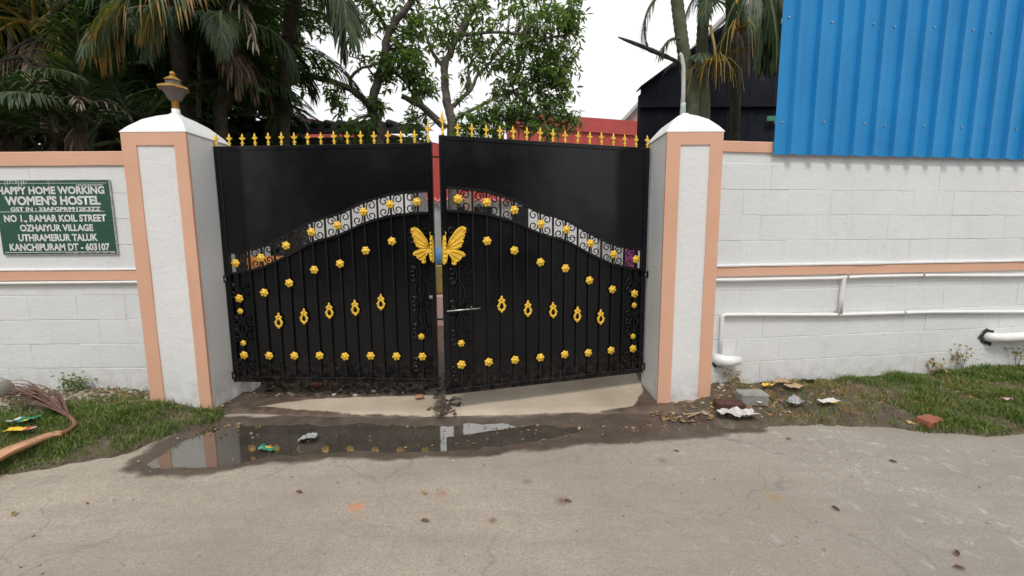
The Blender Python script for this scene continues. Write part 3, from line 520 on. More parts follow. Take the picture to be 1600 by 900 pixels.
def make_leaf(name, label, loc, rz, sgn, seed):
    """sgn=+1: hinge at local x=0, leaf runs to +x; sgn=-1: runs to -x. front is -y"""
    root = thing(name, label, 'gate', (loc[0], loc[1], 0), rz, 'black double gate leaves'); X = lambda s: sgn*s
    bx = lambda mb, s0, s1, y0, y1, z0, z1, bev=.003: mb.box(min(X(s0), X(s1)), max(X(s0), X(s1)), y0, y1, z0, z1, 0, bev)
    mb = MB(); bx(mb, 0, .045, -.02, .02, GZ0, GZ1); mb.build('hinge_stile', M_black, root)
    mb = MB(); bx(mb, GLEN-.042, GLEN, -.02, .02, GZ0, GZ1); mb.build('lock_stile', M_black, root)
    mb = MB(); bx(mb, .0455, GLEN-.0425, -.019, .019, GZ1-.032, GZ1-.001); mb.build('top_rail', M_black, root)
    mb = MB(); bx(mb, .0455, GLEN-.0425, -.019, .019, GZ0+.001, GZ0+.045); bx(mb, .0455, GLEN-.0425, -.026, -.0195, GZ0+.034, GZ0+.046, .001); mb.build('bottom_rail', M_black, root)
    mb = MB(); sheet(mb, lambda s: cs(s)+BH, lambda s: GZ1-.03, .044, GLEN-.041, -.012, X, seed); mb.build('upper_sheet', M_black, root, smooth=True)
    mb = MB(); sheet(mb, lambda s: GZ0+.04, lambda s: cs(s)-BH, .044, GLEN-.041, .002, X, seed+5); mb.build('lower_sheet', M_black, root, smooth=True)
    for fn in (lambda s: cs(s)+BH, lambda s: cs(s)-BH):
        mb = MB(); ribbon(mb, fn, .0455, GLEN-.0425, .009, -.022, .012, X=X); mb.build('curved_rail', M_bar, root)
    for s in SBAR+KBAR:                                      # square vertical bars through band and lower panel
        mb = MB(); bx(mb, s-.0065, s+.0065, -.0145, -.0015, GZ0+.046, cs(s)+BH, 0); mb.build('bar', M_bar, root)
    for s in SBAR:                                           # scrollwork in the open band
        for d in (-1, 1):
            if not (.05 < s+d*.1 < GLEN-.045+.02): continue
            mb = MB(); cscroll(mb, X(s+d*.012), (cs(s+d*.05)), .088, BH*1.9, sgn*d, -.006); mb.build('scroll', M_bar, root)
    # ornamental columns beside the stiles
    for s, zs in ((SBAR[-1], (1.36, 1.06, .82, .60, .32)), (SBAR[0], (.93, .66, .56, .30))):
        for z in zs:
            for d in (-1, 1):
                mb = MB(); cscroll(mb, X(s+d*.012), z, .085, .12, sgn*d, -.012); mb.build('scroll', M_bar, root)
        for z in ((.93, .70) if s > 1 else (.62,)):
            for d in (-1, 1): mb = MB(); mb.tube([(X(s)+d*.036*math.sin(math.pi*t/10), -.014, z-.1+.2*t/10) for t in range(11)], .005, 5); mb.build('scroll', M_bar, root)
    fl = [(s, cz(s), 1) for s in SBAR] + [(s, z, 1) for s, z in zip(SBAR, (.86, .908, .985, 1.09, 1.142, 1.24, 1.313))] + [(s, .386, 1) for s in SBAR] + [(.105, .757, .72), (.107, .49, .72), (1.59, .55, .78)]
    rg = random.Random(seed)
    for s, z, k in fl:
        link('flower', ROS, root, (X(s), -.0225 if abs(z-cz(s)) < .01 else -.0145, z+rg.uniform(-.004, .004)), (0, rg.uniform(-.4, .4), 0), (k, k, k))
    for s, z in zip(KBAR[1:6], (.68, .715, .762, .787, .833)): link('keyhole_ornament', KEY, root, (X(s), -.0145, z), (0, rg.uniform(-.05, .05), 0), (1.1, 1, 1.12))
    for k in range(17):
        s = .015+.1045*k
        if s > GLEN-.02 and False: continue
        link('finial', FINT if k == 16 else FIN, root, (X(min(s, GLEN-.012)), 0, GZ1-.001), (rg.uniform(-.03, .03), rg.uniform(-.05, .05), rg.uniform(-.15, .15)), (.78, .78, .86 if k == 16 else rg.uniform(.82, .9)))
    # half butterfly on the lock stile
    wp = wing(sgn, 0); bx0 = X(GLEN-.004); 
    bt = MB()
    for poly, y0, y1 in ((wp[0], -.047, -.036), (wp[1], -.050, -.038), (wp[2], -.056, -.0205)):
        pts = [(bx0+a, b+1.262) for a, b in poly]; bt.prism(pts, y0, y1)
    bo = bt.build('butterfly_wing', M_gold, root)
    vt = MB()
    qf = lambda px, pz: (bx0+(px-368)/6*sgn*.00535, -.048, 1.262+(290-pz)/6*.0051)
    for ln_ in ([(335, 288), (290, 235), (240, 190), (205, 160)], [(332, 290), (285, 262), (240, 235), (215, 232)], [(335, 285), (312, 215), (265, 150), (215, 112)], [(332, 292), (270, 285), (232, 270)]): vt.tube([qf(*p) for p in ln_], [.007, .006, .005, .004], 5)
    for ln_ in ([(338, 300), (270, 318), (205, 345)], [(336, 302), (285, 345), (240, 385)], [(338, 304), (305, 360), (285, 415)]): vt.tube([(a, -.051, c) for a, _, c in (qf(*p) for p in ln_)], [.007, .006, .004], 5)
    for px, pz, r_ in ((190, 128, .011), (196, 180, .009), (208, 230, .009), (225, 270, .008), (200, 345, .011), (232, 375, .011), (255, 395, .009), (285, 420, .011), (312, 350, .007)): a, _, c = qf(px, pz); vt.blob((a, -.05, c), (r_, .007, r_), 7, 4)
    for k_ in range(6): a, _, c = qf(353, 215+k_*36); vt.blob((a, -.056, c), (.011, .008, .018), 7, 4)
    vt.tube([qf(350, 180), qf(342, 160), qf(350, 145)], [.004, .003, .002], 5)
    vt.build('relief', M_gold, bo, smooth=True)
    for z in (GZ0+.06, 1.02):
        mb = MB(); bx(mb, -.012, .03, -.034, -.021, z-.018, z+.02, .002); mb.lathe([(.009, -.03), (.009, .03)], 10, (X(-.006), -.03, z)); mb.build('hinge', M_bar, root)
        mb = MB(); bx(mb, .012, .022, -.0375, -.0345, z-.012, z+.012, 0); mb.build('hinge_plate', M_steel, root)
    return root
GLf = make_leaf('gate_leaf', 'black gate leaf with gold flowers nearest the brass lamp pillar', (-2.318, 3.43), GL_A, 1, 3)
GRf = make_leaf('gate_leaf', 'black gate leaf with gold flowers and latch bar swung slightly outwards', (1.132, 3.60), GR_A, -1, 17)
mb = MB(); mb.tube([(-GLEN+.02, -.045, .806), (-GLEN+.27, -.043, .815)], .0065, 8); mb.tube([(-GLEN+.20, -.045, .812), (-GLEN+.20, -.06, .835)], .005, 6); lb = mb.build('latch_bar', M_steel, GRf, smooth=True)
mb = MB(); mb.box(-GLEN+.05, -GLEN+.09, -.04, -.02, .78, .83, 0, .003); mb.box(-GLEN+.16, -GLEN+.19, -.04, -.02, .78, .84, 0, .003); mb.build('latch_bracket', M_bar, GRf)
mb = MB(); mb.box(GLEN-.05, GLEN-.02, -.035, -.021, .86, .885, 0, .003); mb.build('latch_keeper', M_steel, GLf)
mb = MB(); mb.box(-GLEN-.06, -GLEN-.001, .0, .012, .735, .747); mb.box(-GLEN-.06, -GLEN-.001, .0, .012, 1.905, 1.915); mb.build('stop_tab', M_bar, GRf)
# ------------------------------------------------------------------ sign
sr = thing('sign_board', 'green hostel name board with white lettering on the wall', 'sign', (-3.642, 3.4415, 1.23))
SX0, SX1, SH = -.456, .456, .58
mb = MB(); mb.box(SX0-.008, SX1+.008, -.006, .004, -.008, SH+.006, 0, .002); mb.build('backing', M_signedge, sr)
mb = MB(); n = 16; vs = [(SX0+(SX1-SX0)*i/n, -.0085, z+(mnoise.noise(Vector((i*1.7, z*3, 2)))*.003)) for z in (0, SH) for i in range(n+1)]; mb.add(vs, [(i, i+1, n+2+i, n+1+i) for i in range(n)]); mb.build('panel', M_signgreen, sr)
def lettering(body, x0, x1, z0, z1, weight=.02):
    cu = bpy.data.curves.new('lettering', 'FONT'); cu.body = body; cu.size = 1; cu.offset = weight; cu.resolution_u = 3; cu.extrude = .0
    to = bpy.data.objects.new('lettering', cu); COL.objects.link(to); bpy.context.view_layer.update()
    me = bpy.data.meshes.new_from_object(to.evaluated_get(bpy.context.evaluated_depsgraph_get())); bpy.data.objects.remove(to)
    co = np.array([v.co for v in me.vertices]); a, b = co.min(0), co.max(0); out = np.zeros_like(co)
    out[:, 0] = x0+(co[:, 0]-a[0])/(b[0]-a[0])*(x1-x0); out[:, 2] = z0+(co[:, 1]-a[1])/(b[1]-a[1])*(z1-z0); out[:, 1] = -.0102
    me.vertices.foreach_set('co', out.astype(np.float32).ravel()); me.materials.clear(); me.materials.append(M_signwhite); me.update(); return link('lettering', me, sr)
def sgl(body, a, b, wt_=.04):                             # a = left-top, b = right-bottom corner on the board
    lettering(body, a[0]+3.642, b[0]+3.642, b[2]-1.23, a[2]-1.23, wt_)
sgl('HAPPY HOME WORKING', (-4.073,3.430,1.763), (-3.223,3.430,1.702)); sgl("WOMEN'S HOSTEL", (-4.023,3.430,1.691), (-3.263,3.430,1.617), .045)
sgl('GST IN : 33AFGPR9912K3ZZ', (-3.988,3.430,1.603), (-3.269,3.430,1.569), .04); sgl('NO 1., RAMAR KOIL STREET', (-4.050,3.430,1.543), (-3.235,3.430,1.476))
sgl('OZHAIYUR VILLAGE', (-3.934,3.430,1.466), (-3.348,3.430,1.411)); sgl('UTHRAMERUR TALUK', (-3.958,3.430,1.390), (-3.320,3.430,1.332)); sgl('KANCHIPURAM DT - 603107', (-4.039,3.430,1.316), (-3.234,3.430,1.255))
mb = MB(); mb.box(-.43, .40, -.0100, -.0088, .3345, .3385); mb.box(-.44, .445, -.0100, -.0088, .556, .559); mb.box(-.44, .445, -.0100, -.0088, .012, .017)
for k in range(16): x = .2+.0135*k; mb.box(x, x+.009, -.0102, -.0088, .538, .547 if k % 3 else .545)
mb.build('rule', M_signwhite, sr)
mb = MB()
for k in range(9): x = -.36+.021*k+random.uniform(-.004, .004); mb.box(x, x+random.uniform(.004, .012), -.0104, -.009, .565-random.uniform(.008, .03), .578)
for k in range(7): x = .05+.06*k; mb.box(x, x+random.uniform(.02, .05), -.0104, -.009, .004, .004+random.uniform(.003, .008))
mb.add([(-.02, -.0106, .576), (-.015, -.0106, .576), (-.008, -.0106, .5), (-.011, -.0106, .5)], [(0, 1, 2, 3)]); mb.build('peeled_edge', M_signedge, sr)
# ------------------------------------------------------------------ pipes on the walls
def wallpt(u, z, off): c, s_ = math.cos(RW_A), math.sin(RW_A); return (1.56+u*c+off*s_, 3.44+u*s_-off*c, z)
def pipe(label, pts, r, name='water_pipe', n=12):
    o = MB().tube(pts, r, n).build(name, M_pvc, None, smooth=True); return tag(o, label, 'pipe')
up_ = [(.02, .984), (.25, .981), (.7, .980), (1.15, .977), (1.45, .985), (2, .985), (3, .966), (5.5, .93)]
pipe('upper thin white pipe under the right peach band', [wallpt(u, z, .024) for u, z in up_], .0145)
lo_ = [(.17, .66), (.17, .685), (.195, .695), (.5, .686), (.9, .672), (1.2, .662), (1.5, .66), (2.2, .655), (3.2, .625), (5.5, .56)]
pipe('lower sagging white pipe on the right wall', [wallpt(.17, .36, .022), wallpt(.17, .5, .022)]+[wallpt(u, z, .024) for u, z in lo_], .0155)
pipe('short upright white pipe linking the two wall pipes', [wallpt(1.262, .675, .03), wallpt(1.262, .82, .026), wallpt(1.27, .985, .03), wallpt(1.27, 1.0, .03)], .017)
for u, z in ((1.24, .675), (1.3, .99), (2.05, .985), (1.9, .655)):
    mb = MB(); p = wallpt(u, z, .0); mb.box(-.006, .006, -.045, 0, -.018, .018, 0, .002); o = mb.build('pipe_clip', pm('clip_grey', (.4, .4, .39), .5), None, p, (0, 0, RW_A)); tag(o, 'small pipe clip at %s' % {.675: 'the lower joint of the upright pipe', .99: 'the upper joint of the upright pipe', .985: 'the middle of the upper right pipe', .655: 'the middle of the lower right pipe'}[z], 'clip', 'pipe clips')
pipe('thin white pipe under the left peach band', [(-6.3, 3.43, .99), (-4.2, 3.43, .995), (-3.2, 3.43, .998), (-2.80, 3.43, 1.0)], .012)
def stub(label, pts, r, hole):
    rt_ = thing('drain_pipe', label, 'pipe', wallpt(*hole[:2], 0), RW_A); c, s_ = math.cos(-RW_A), math.sin(-RW_A)
    mb = MB(); mb.tube([(u-hole[0], -off, z-hole[1]) for u, z, off in pts], r, 16); mb.build('pipe', M_pvc, rt_, smooth=True)
    mb = MB(); vs = [(0, -.0085, 0)]; rg = random.Random(int(hole[0]*10)); k = 18
    for i in range(k): a = 2*math.pi*i/k; q = rg.uniform(.75, 1.25); vs.append((hole[2]*math.cos(a)*q+hole[3], -.0085, hole[2]*math.sin(a)*q+hole[4]))
    mb.add(vs, [(0, 1+i, 1+(i+1) % k) for i in range(k)]); mb.build('wall_hole', pm('broken_render', (.03, .03, .032), .9, .4, 30, .5), rt_)
stub('white drain stub poking from the wall beside the right pillar', [(.16, .315, -.02), (.165, .312, .03), (.2, .308, .055), (.32, .312, .06)], [.05, .05, .047, .036], (.17, .31, .058, .0, -.01))
stub('white drain pipe leaving a broken hole at the far right', [(2.83, .40, -.03), (2.86, .40, .04), (2.92, .402, .065), (3.2, .404, .07), (5.4, .40, .07)], .043, (2.84, .40, .085, .0, .0))
# ------------------------------------------------------------------ blue sheet fence
BF = thing('sheet_fence', 'tall blue corrugated metal sheet fence above the right wall', 'fence', wallpt(.53, 2.0, .03), RW_A)
per = .186
def corr(x0, nper, z0, z1, lean=0, mir=0):
    prof = []; 
    for k in range(nper):
        b = k*per; prof += [(b, 0), (b+.112, 0), (b+.124, -.034), (b+.164, -.034), (b+.176, -.0)]
    prof.append((nper*per+.02, 0)); vs = []; nz = 6
    for j in range(nz+1):
        z = z0+(z1-z0)*j/nz
        for (x, y) in prof: vs.append((x0+x, y+.003*mnoise.noise(Vector((x*2, z*2, x0))), z+(.004*mnoise.noise(Vector((x*9, x0, 1))) if j == 0 else 0)))
    n = len(prof); return MB().add(vs, [(j*n+i, j*n+i+1, (j+1)*n+i+1, (j+1)*n+i) for j in range(nz) for i in range(n-1)])
for k in range(4): corr(k*5*per-.0, 5, -.016, 1.75).build('sheet', M_blue, BF, (0, -.004*(k % 2), 0))
scr = MB().lathe([(.008, 0), (.008, .003), (.005, .003), (.004, .007), (.002, .008)], 8).mesh('screw', M_steel)
for z in (.235, 1.0, 1.6):
    for k in range(20):
        if k % 5 in (0, 2, 4): link('screw', scr, BF, (k*per+.055, -.002-.004*((k//5) % 2), z+random.uniform(-.012, .012)), (math.pi/2, 0, 0))
for z in (.25, 1.0): MB().box(.03, 3.7, .012, .05, z-.02, z+.02).build('purlin', M_steel, BF)
# ================================================================== buildings behind
def seam_wall(root, name, x0, x1, zlo, zhi, y, mat_, pitch=.3, rib=.025):
    """ribbed sheet wall; zhi may be a function of x"""
    k = 0; x = x0; f = zhi if callable(zhi) else (lambda q: zhi)
    while x < x1-.01:
        b = min(x+pitch*3, x1); mb = MB(); n = max(1, round((b-x)/pitch)); p = (b-x)/n
        for i in range(n):
            a = x+i*p; sec = [(a, 0), (a+p-.09, 0), (a+p-.07, -rib), (a+p-.02, -rib), (a+p, 0)]
            for (xa, ya), (xb, yb) in zip(sec, sec[1:]): mb.add([(xa, y+ya, zlo), (xb, y+yb, zlo), (xb, y+yb, f(xb)), (xa, y+ya, f(xa))], [(0, 1, 2, 3)])
        mb.build(name, mat_, root); x = b
rs = thing('red_shed', 'red sheet walled shed behind the right gate leaf', 'shed', (0, 0, 0))
ftop = lambda x: (0.630,20.000,6.827)[2] + (x-(.6))*(((5.851,20.000,6.405)[2]-(0.630,20.000,6.827)[2])/5.42)
seam_wall(rs, 'sheet', -.2, 7.3, 3.05, ftop, 20, M_red)
seam_wall(rs, 'sheet', -4.3, -.2, 3.05, (-3.166,20.000,5.563)[2], 20, M_red)
MB().box(-4.3, 7.3, 20.05, 20.3, -.05, 3.1).build('lower_wall', M_grey, rs)
mb = MB(); vs = []
for x in (-.25, 7.35): z = ftop(x); vs += [(x, 19.9, z-.6), (x, 19.9, z+.03), (x, 20.3, z+.03), (x, 20.3, z-.6)]
mb.add(vs, [(0, 1, 2, 3), (4, 7, 6, 5), (0, 4, 5, 1), (1, 5, 6, 2), (2, 6, 7, 3), (3, 7, 4, 0)]); mb.build('fascia', M_red, rs)
mb = MB()
for k in range(34): mb.tube([(-4.2+.33*k, 19.86, 3.08), (-4.03+.33*k, 19.84, 2.93), (-3.87+.33*k, 19.86, 3.08)], .075, 6)
mb.build('eave_fringe', pm('pale_red_fringe', (.6, .2, .17), .6), rs)
for x0, x1 in ((-2.6, -.9), (.0, .8)): MB().box(x0, x1, 19.98, 20.049, .2, 2.7, 0, .01).build('shutter', M_darksheet, rs)
MB().box(-2.1, -1.7, 19.4, 19.7, -.05, 3.3, 0, .02).build('post', pm('brown_render', (.25, .17, .13), .8), rs)
# house with dark tiled roof on the left
th = thing('tiled_house', 'grey house with low dark tiled roof behind the left gate leaf', 'house', (0, 0, 0))
hx0, hx1 = -7.5, (-2.011,9.000,3.364)[0]
MB().box(hx0, hx1, 9.0, 10.2, -.05, 3.38).build('wall', M_grey, th)
zt = (-3.731,8.600,3.382)[2]
mb = MB(); mb.box(hx0-.3, hx1+.2, 8.55, 8.62, zt-.03, zt+.14); mb.add([(hx0-.3, 8.56, zt+.13), (hx1+.2, 8.56, zt+.13), (hx1+.2, 10.4, zt+.45), (hx0-.3, 10.4, zt+.45)], [(0, 1, 2, 3)]); rf = mb.build('roof', M_tile, th)
tl = MB().tube([(0, 0, 0), (0, .95, .165), (0, 1.9, .33)], .07, 8).mesh('roof_tile', M_tile, True)
for k in range(22): link('roof_tile', tl, rf, (hx0+.1+.24*k, 8.52, zt+.15))
# red gable beyond
rg_ = thing('red_gable_roof', 'far red gable roof rising above the dark tiled roof', 'roof', (0, 0, 0))
ga, gr_, gl_ = (-12.287,26.000,8.262), (-3.742,26.000,6.605), (-18.867,26.000,7.212)
mb = MB(); mb.add([gl_, ga, gr_, (gr_[0], 26, 2.6), (gl_[0], 26, 2.6)], [(0, 1, 2, 3, 4)]); mb.add([(gl_[0], 25.7, gl_[2]+.06), (ga[0], 25.7, ga[2]+.06), (ga[0], 34, ga[2]+.06), (gl_[0], 34, gl_[2]+.06), (gr_[0], 25.7, gr_[2]+.06), (gr_[0], 34, gr_[2]+.06)], [(0, 1, 2, 3), (1, 4, 5, 2)]); mb.build('roof', M_red, rg_)
MB().box(gl_[0], gr_[0], 26.1, 33, -.05, 2.7).build('wall', M_grey, rg_)
# white yard walls seen through the scroll band
def yard_wall(label, x0, x1, y, h, mat_=None):
    r = thing('yard_wall', label, 'wall', (0, 0, 0)); MB().box(x0, x1, y, y+.15, -.05, h, 0, .01).build('wall', mat_ or M_yardwhite, r); MB().box(x0-.03, x1+.03, y-.03, y+.18, h+.001, h+.06, 0, .01).build('coping', mat_ or M_yardwhite, r)
yard_wall('white yard wall behind the left leaf scrollwork', (-2.561,5.400,1.437)[0], (-1.262,5.400,1.429)[0], 5.4, 2.0)
yard_wall('white yard wall behind the right leaf scrollwork', (0.214,5.400,1.339)[0], (1.088,5.400,1.333)[0], 5.4, 1.9)
yard_wall('white yard wall close behind the left hinge', (-3.608,5.200,1.013)[0], (-3.027,5.200,1.010)[0], 5.2, 1.35)
# odds and ends glimpsed through the gaps
o = MB().lathe([(.2, 0), (.22, .25), (.22, .3), (.21, .62), (.19, .64)], 16).build('orange_drum', pm('orange_plastic', (.5, .17, .03), .5), None, (-2.853,4.651,0.000)[:2]+(0,), smooth=True); o.location = (-2.72, 4.75, .5); tag(o, 'orange drum glimpsed through the left scrollwork', 'drum')
MB_ = MB().box(-3.0, -2.45, 4.6, 4.95, -.05, .499, 0, .01).build('drum_stand', M_grey); tag(MB_, 'low grey plinth under the orange drum', 'plinth')
o = MB().lathe([(.17, 0), (.19, .05), (.2, .4), (.21, .42)], 14).build('yellow_tub', pm('yellow_plastic', (.45, .33, .1), .6), None, (-1.06, 6.2, .52), smooth=True); tag(o, 'yellow tub in the gap between the gate leaves', 'tub')
o = MB().blob((0, 0, .12), (.15, .12, .15), 9, 6).build('blue_bundle', pm('blue_cloth', (.1, .25, .5), .8), None, (-1.06, 6.2, .93), smooth=True); tag(o, 'blue cloth bundle on top of the yellow tub', 'bundle')
o = MB().box(-1.5, -.75, 6.0, 6.4, -.05, .518, 0, .02).build('yard_platform', M_pink); tag(o, 'pinkish plinth under the yellow tub', 'plinth')
def cloth(name, label, x, y, z, w, h, c, seed):
    mb = MB(); nx_, nz_ = 10, 10; vs = [(x+w*i/nx_, y+.03*math.sin(i*1.6+seed)+.02*mnoise.noise(Vector((i*.7, j*.5, seed))), z-h*j/nz_) for j in range(nz_+1) for i in range(nx_+1)]
    mb.add(vs, [(j*(nx_+1)+i, j*(nx_+1)+i+1, (j+1)*(nx_+1)+i+1, (j+1)*(nx_+1)+i) for j in range(nz_) for i in range(nx_)]); o = mb.build(name, pm(name+'_c', c, .8), None, smooth=True); sm = o.modifiers.new('s', 'SOLIDIFY'); sm.thickness = .004; tag(o, label, 'cloth'); return o
cx = (1.336,5.000,1.071)
cloth('hanging_cloth', 'magenta cloth hanging behind the right scrollwork', cx[0], 5.0, 1.30, .10, .75, (.35, .06, .25), 2)
cloth('hanging_cloth', 'white cloth hanging behind the right scrollwork', cx[0]+.14, 5.0, 1.32, .14, .8, (.7, .68, .7), 5)
o = MB().tube([(cx[0]-.9, 5.0, 1.33), (cx[0]+.15, 5.0, 1.315), (cx[0]+1.4, 5.0, 1.36)], .004, 5).build('washing_line', M_bar); tag(o, 'thin washing line behind the right gate leaf', 'line')
# black shed on the right
ds = thing('black_shed', 'tall black sheet shed behind the right pillar and palms', 'shed', (0, 0, 0))
d0, d1 = (1.809,6.200,3.388), (2.959,6.200,4.174); sl_ = (d1[2]-d0[2])/(d1[0]-d0[0]); dt = lambda x: d0[2]+sl_*(x-d0[0])
seam_wall(ds, 'sheet', d0[0], 5.6, -.05, lambda x: min(dt(x), dt(4.6)-(x-4.6)*sl_ if x > 4.6 else 99), 6.2, M_darksheet, .32, .012)
MB().box(d0[0]+.0, d0[0]+.02, 6.205, 6.32, -.05, d0[2]-.08).build('side_sheet', M_darksheet, ds)
mb = MB(); mb.add([(d0[0]-.02, 6.12, dt(d0[0])-.02), (4.6, 6.12, dt(4.6)+.03), (4.6, 6.12, dt(4.6)+.09), (d0[0]-.02, 6.12, dt(d0[0])-.0), (d0[0]-.02, 6.34, dt(d0[0])-.02), (4.6, 6.34, dt(4.6)+.03), (4.6, 6.34, dt(4.6)+.09), (d0[0]-.02, 6.34, dt(d0[0]))], [(0, 1, 2, 3), (4, 7, 6, 5), (3, 2, 6, 7), (0, 4, 5, 1), (0, 3, 7, 4), (1, 5, 6, 2)]); mb.build('roof', M_darksheet, ds)
z_ = (2.147,6.150,3.150)[2]; MB().box(d0[0], 5.4, 6.14, 6.185, z_-.04, z_+.04).build('beam', M_darksheet, ds)
gp = (3.604,6.100,2.948); MB().box(gp[0]-.05, gp[0]+.08, 6.12, 6.139, gp[2]-.035, gp[2]+.03).build('green_plate', pm('green_plate', (.04, .25, .13), .5), ds)
ph = thing('pink_house', 'far pale pink gable beside the black shed', 'house', (0, 0, 0)); a, b = (5.546,22.000,6.793), (6.534,22.000,7.886)
MB().add([(a[0], 22, 0), (b[0]+6, 22, 0), (b[0]+6, 22, b[2]+5.5), (b[0], 22, b[2]), (a[0], 22, a[2])], [(0, 1, 2, 3, 4)]).build('wall', M_pink, ph)
MB().tube([(a[0]-.4, 21.8, a[2]-.3), (b[0], 21.8, b[2]+.08), (b[0]+6, 21.8, b[2]+6)], .14, 4).build('verge_board', M_grey, ph)

# unseen house added behind the camera to darken gate reflections and dim the walls
oh = thing('added_street_house', 'unseen dull brown house added across the street to dim gate and walls', 'house', (0, 0, 0))
M_oh = pm('dull_brown_render', (.13, .11, .09), .9, .25, 1.2, .3, 20)
MB().box(-9, 8, -8.5, -7.0, -.1, 4.6).build('wall', M_oh, oh); mb = MB(); mb.box(-9.4, 8.4, -8.6, -6.4, 4.601, 4.75); mb.build('roof', M_tile, oh)
for x in (-6, -2.2, 1.6, 5.2): MB().box(x, x+1.1, -6.998, -6.93, 1.0, 2.3, 0, .01).build('window', M_darksheet, oh)
MB().box(-.4, .6, -6.998, -6.93, -.05, 2.1, 0, .01).build('door', M_darksheet, oh)

# ================================================================== vegetation
def leaf_np(B, D, Nn, L, Wd, curl=.15):
    """B base, D direction, Nn normal -> two quads per leaf"""
    D = D/np.linalg.norm(D, axis=1)[:, None]; S = np.cross(D, Nn); S /= np.linalg.norm(S, axis=1)[:, None]+1e-9; U = np.cross(S, D); n = len(B); L = L[:, None]; Wd = Wd[:, None]; V = np.zeros((n, 6, 3))
    dn = np.array([0, 0, -1.])*L*curl
    V[:, 0] = B; V[:, 1] = B+D*L*.32+S*Wd+U*L*.04; V[:, 2] = B+D*L*.7+S*Wd*.75+U*L*.03+dn*.5; V[:, 3] = B+D*L+dn; V[:, 4] = B+D*L*.7-S*Wd*.75+U*L*.03+dn*.5; V[:, 5] = B+D*L*.32-S*Wd+U*L*.04
    b = np.arange(n)[:, None]*6; return V.reshape(-1, 3), np.concatenate([b+np.array([[0, 1, 2, 3]]), b+np.array([[0, 3, 4, 5]])])
def whorls(C, per, L, Wd, rng, axis=None, droop=.35):
    n = len(C); idx = np.repeat(np.arange(n), per); az = rng.uniform(0, 2*np.pi, n)[idx] + np.tile(np.arange(per)*2.4, n); el = rng.uniform(-.9, .7, n*per)
    D = np.stack([np.cos(az)*np.cos(el), np.sin(az)*np.cos(el), np.sin(el)-droop*.6], 1); B = C[idx]+rng.normal(0, .035, (n*per, 3)); Nn = np.stack([rng.normal(0, .35, n*per), rng.normal(0, .35, n*per), np.ones(n*per)], 1)
    return leaf_np(B, D, Nn, L*rng.uniform(.6, 1.2, n*per), Wd*rng.uniform(.7, 1.2, n*per), .2)
def smooth_path(pts, n=5):
    P = [Vector(p) for p in pts]; out = []
    for i in range(len(P)-1):
        p0, p1, p2, p3 = P[max(i-1, 0)], P[i], P[i+1], P[min(i+2, len(P)-1)]
        for k in range(n):
            t = k/n; out.append(.5*((2*p1)+(-p0+p2)*t+(2*p0-5*p1+4*p2-p3)*t*t+(-p0+3*p1-3*p2+p3)*t**3))
    return out+[P[-1]]
def tree(name, label, limbs, blobs, leafmat, barkmat, L, Wd, per=7, seed=1, group=None, twig=True):
    rng = np.random.default_rng(seed); rg = random.Random(seed); base = limbs[0][0][0]
    root = thing(name, label, 'tree', (base[0], base[1], 0), 0, group); off = Vector((base[0], base[1], 0)); mb = MB(); sk = []
    for pts, r0, r1 in limbs:
        pp = smooth_path(pts); n = len(pp); pp = [p-off+Vector([rg.uniform(-1, 1)*r0*.12 for _ in range(3)]) for p in pp]; r0, r1 = (r0*.8, r1*.7) if twig else (r0, r1); rr = [(r0+(r1-r0)*i/(n-1))*(1+.08*rg.uniform(-1, 1)) for i in range(n)]; mb.tube(pp, rr, 8); sk += [(np.array(p), r) for p, r in zip(pp, rr)]
    SK = np.array([p for p, r in sk]); C = []
    for (c, r, n) in blobs:
        c = np.array(c)-np.array(off); d = rng.normal(0, 1, (n, 3)); d /= np.linalg.norm(d, axis=1)[:, None]; q = c+d*np.array(r)*rng.uniform(.15, 1, n)[:, None]**.6; C.append(q)
    C = np.concatenate(C)
    if twig:
        for q in C[::1]:
            i = np.argmin(((SK-q)**2).sum(1)); p = Vector(SK[i]); v = Vector(q)-p
            if v.length > 1.1: p = Vector(q)-v.normalized()*rg.uniform(.3, .7)
            m_ = (p+Vector(q))/2+Vector((rg.uniform(-.06, .06), rg.uniform(-.06, .06), rg.uniform(0, .1))); mb.tube([p, m_, q], [.009, .006, .003], 3, cap=False)
    mb.build('trunk', barkmat, root, smooth=True, fix=False)
    V, F = whorls(C, per, L, Wd, rng); link('crown', np_mesh('crown', V, F, leafmat), root); return root
def bl(p, rx, n, ry=None, rz=None): return (p, (rx, ry or rx, rz or rx), n)
T1 = 6.6
t1b = ((-1.980,6.600,2.922)[0], 6.6)
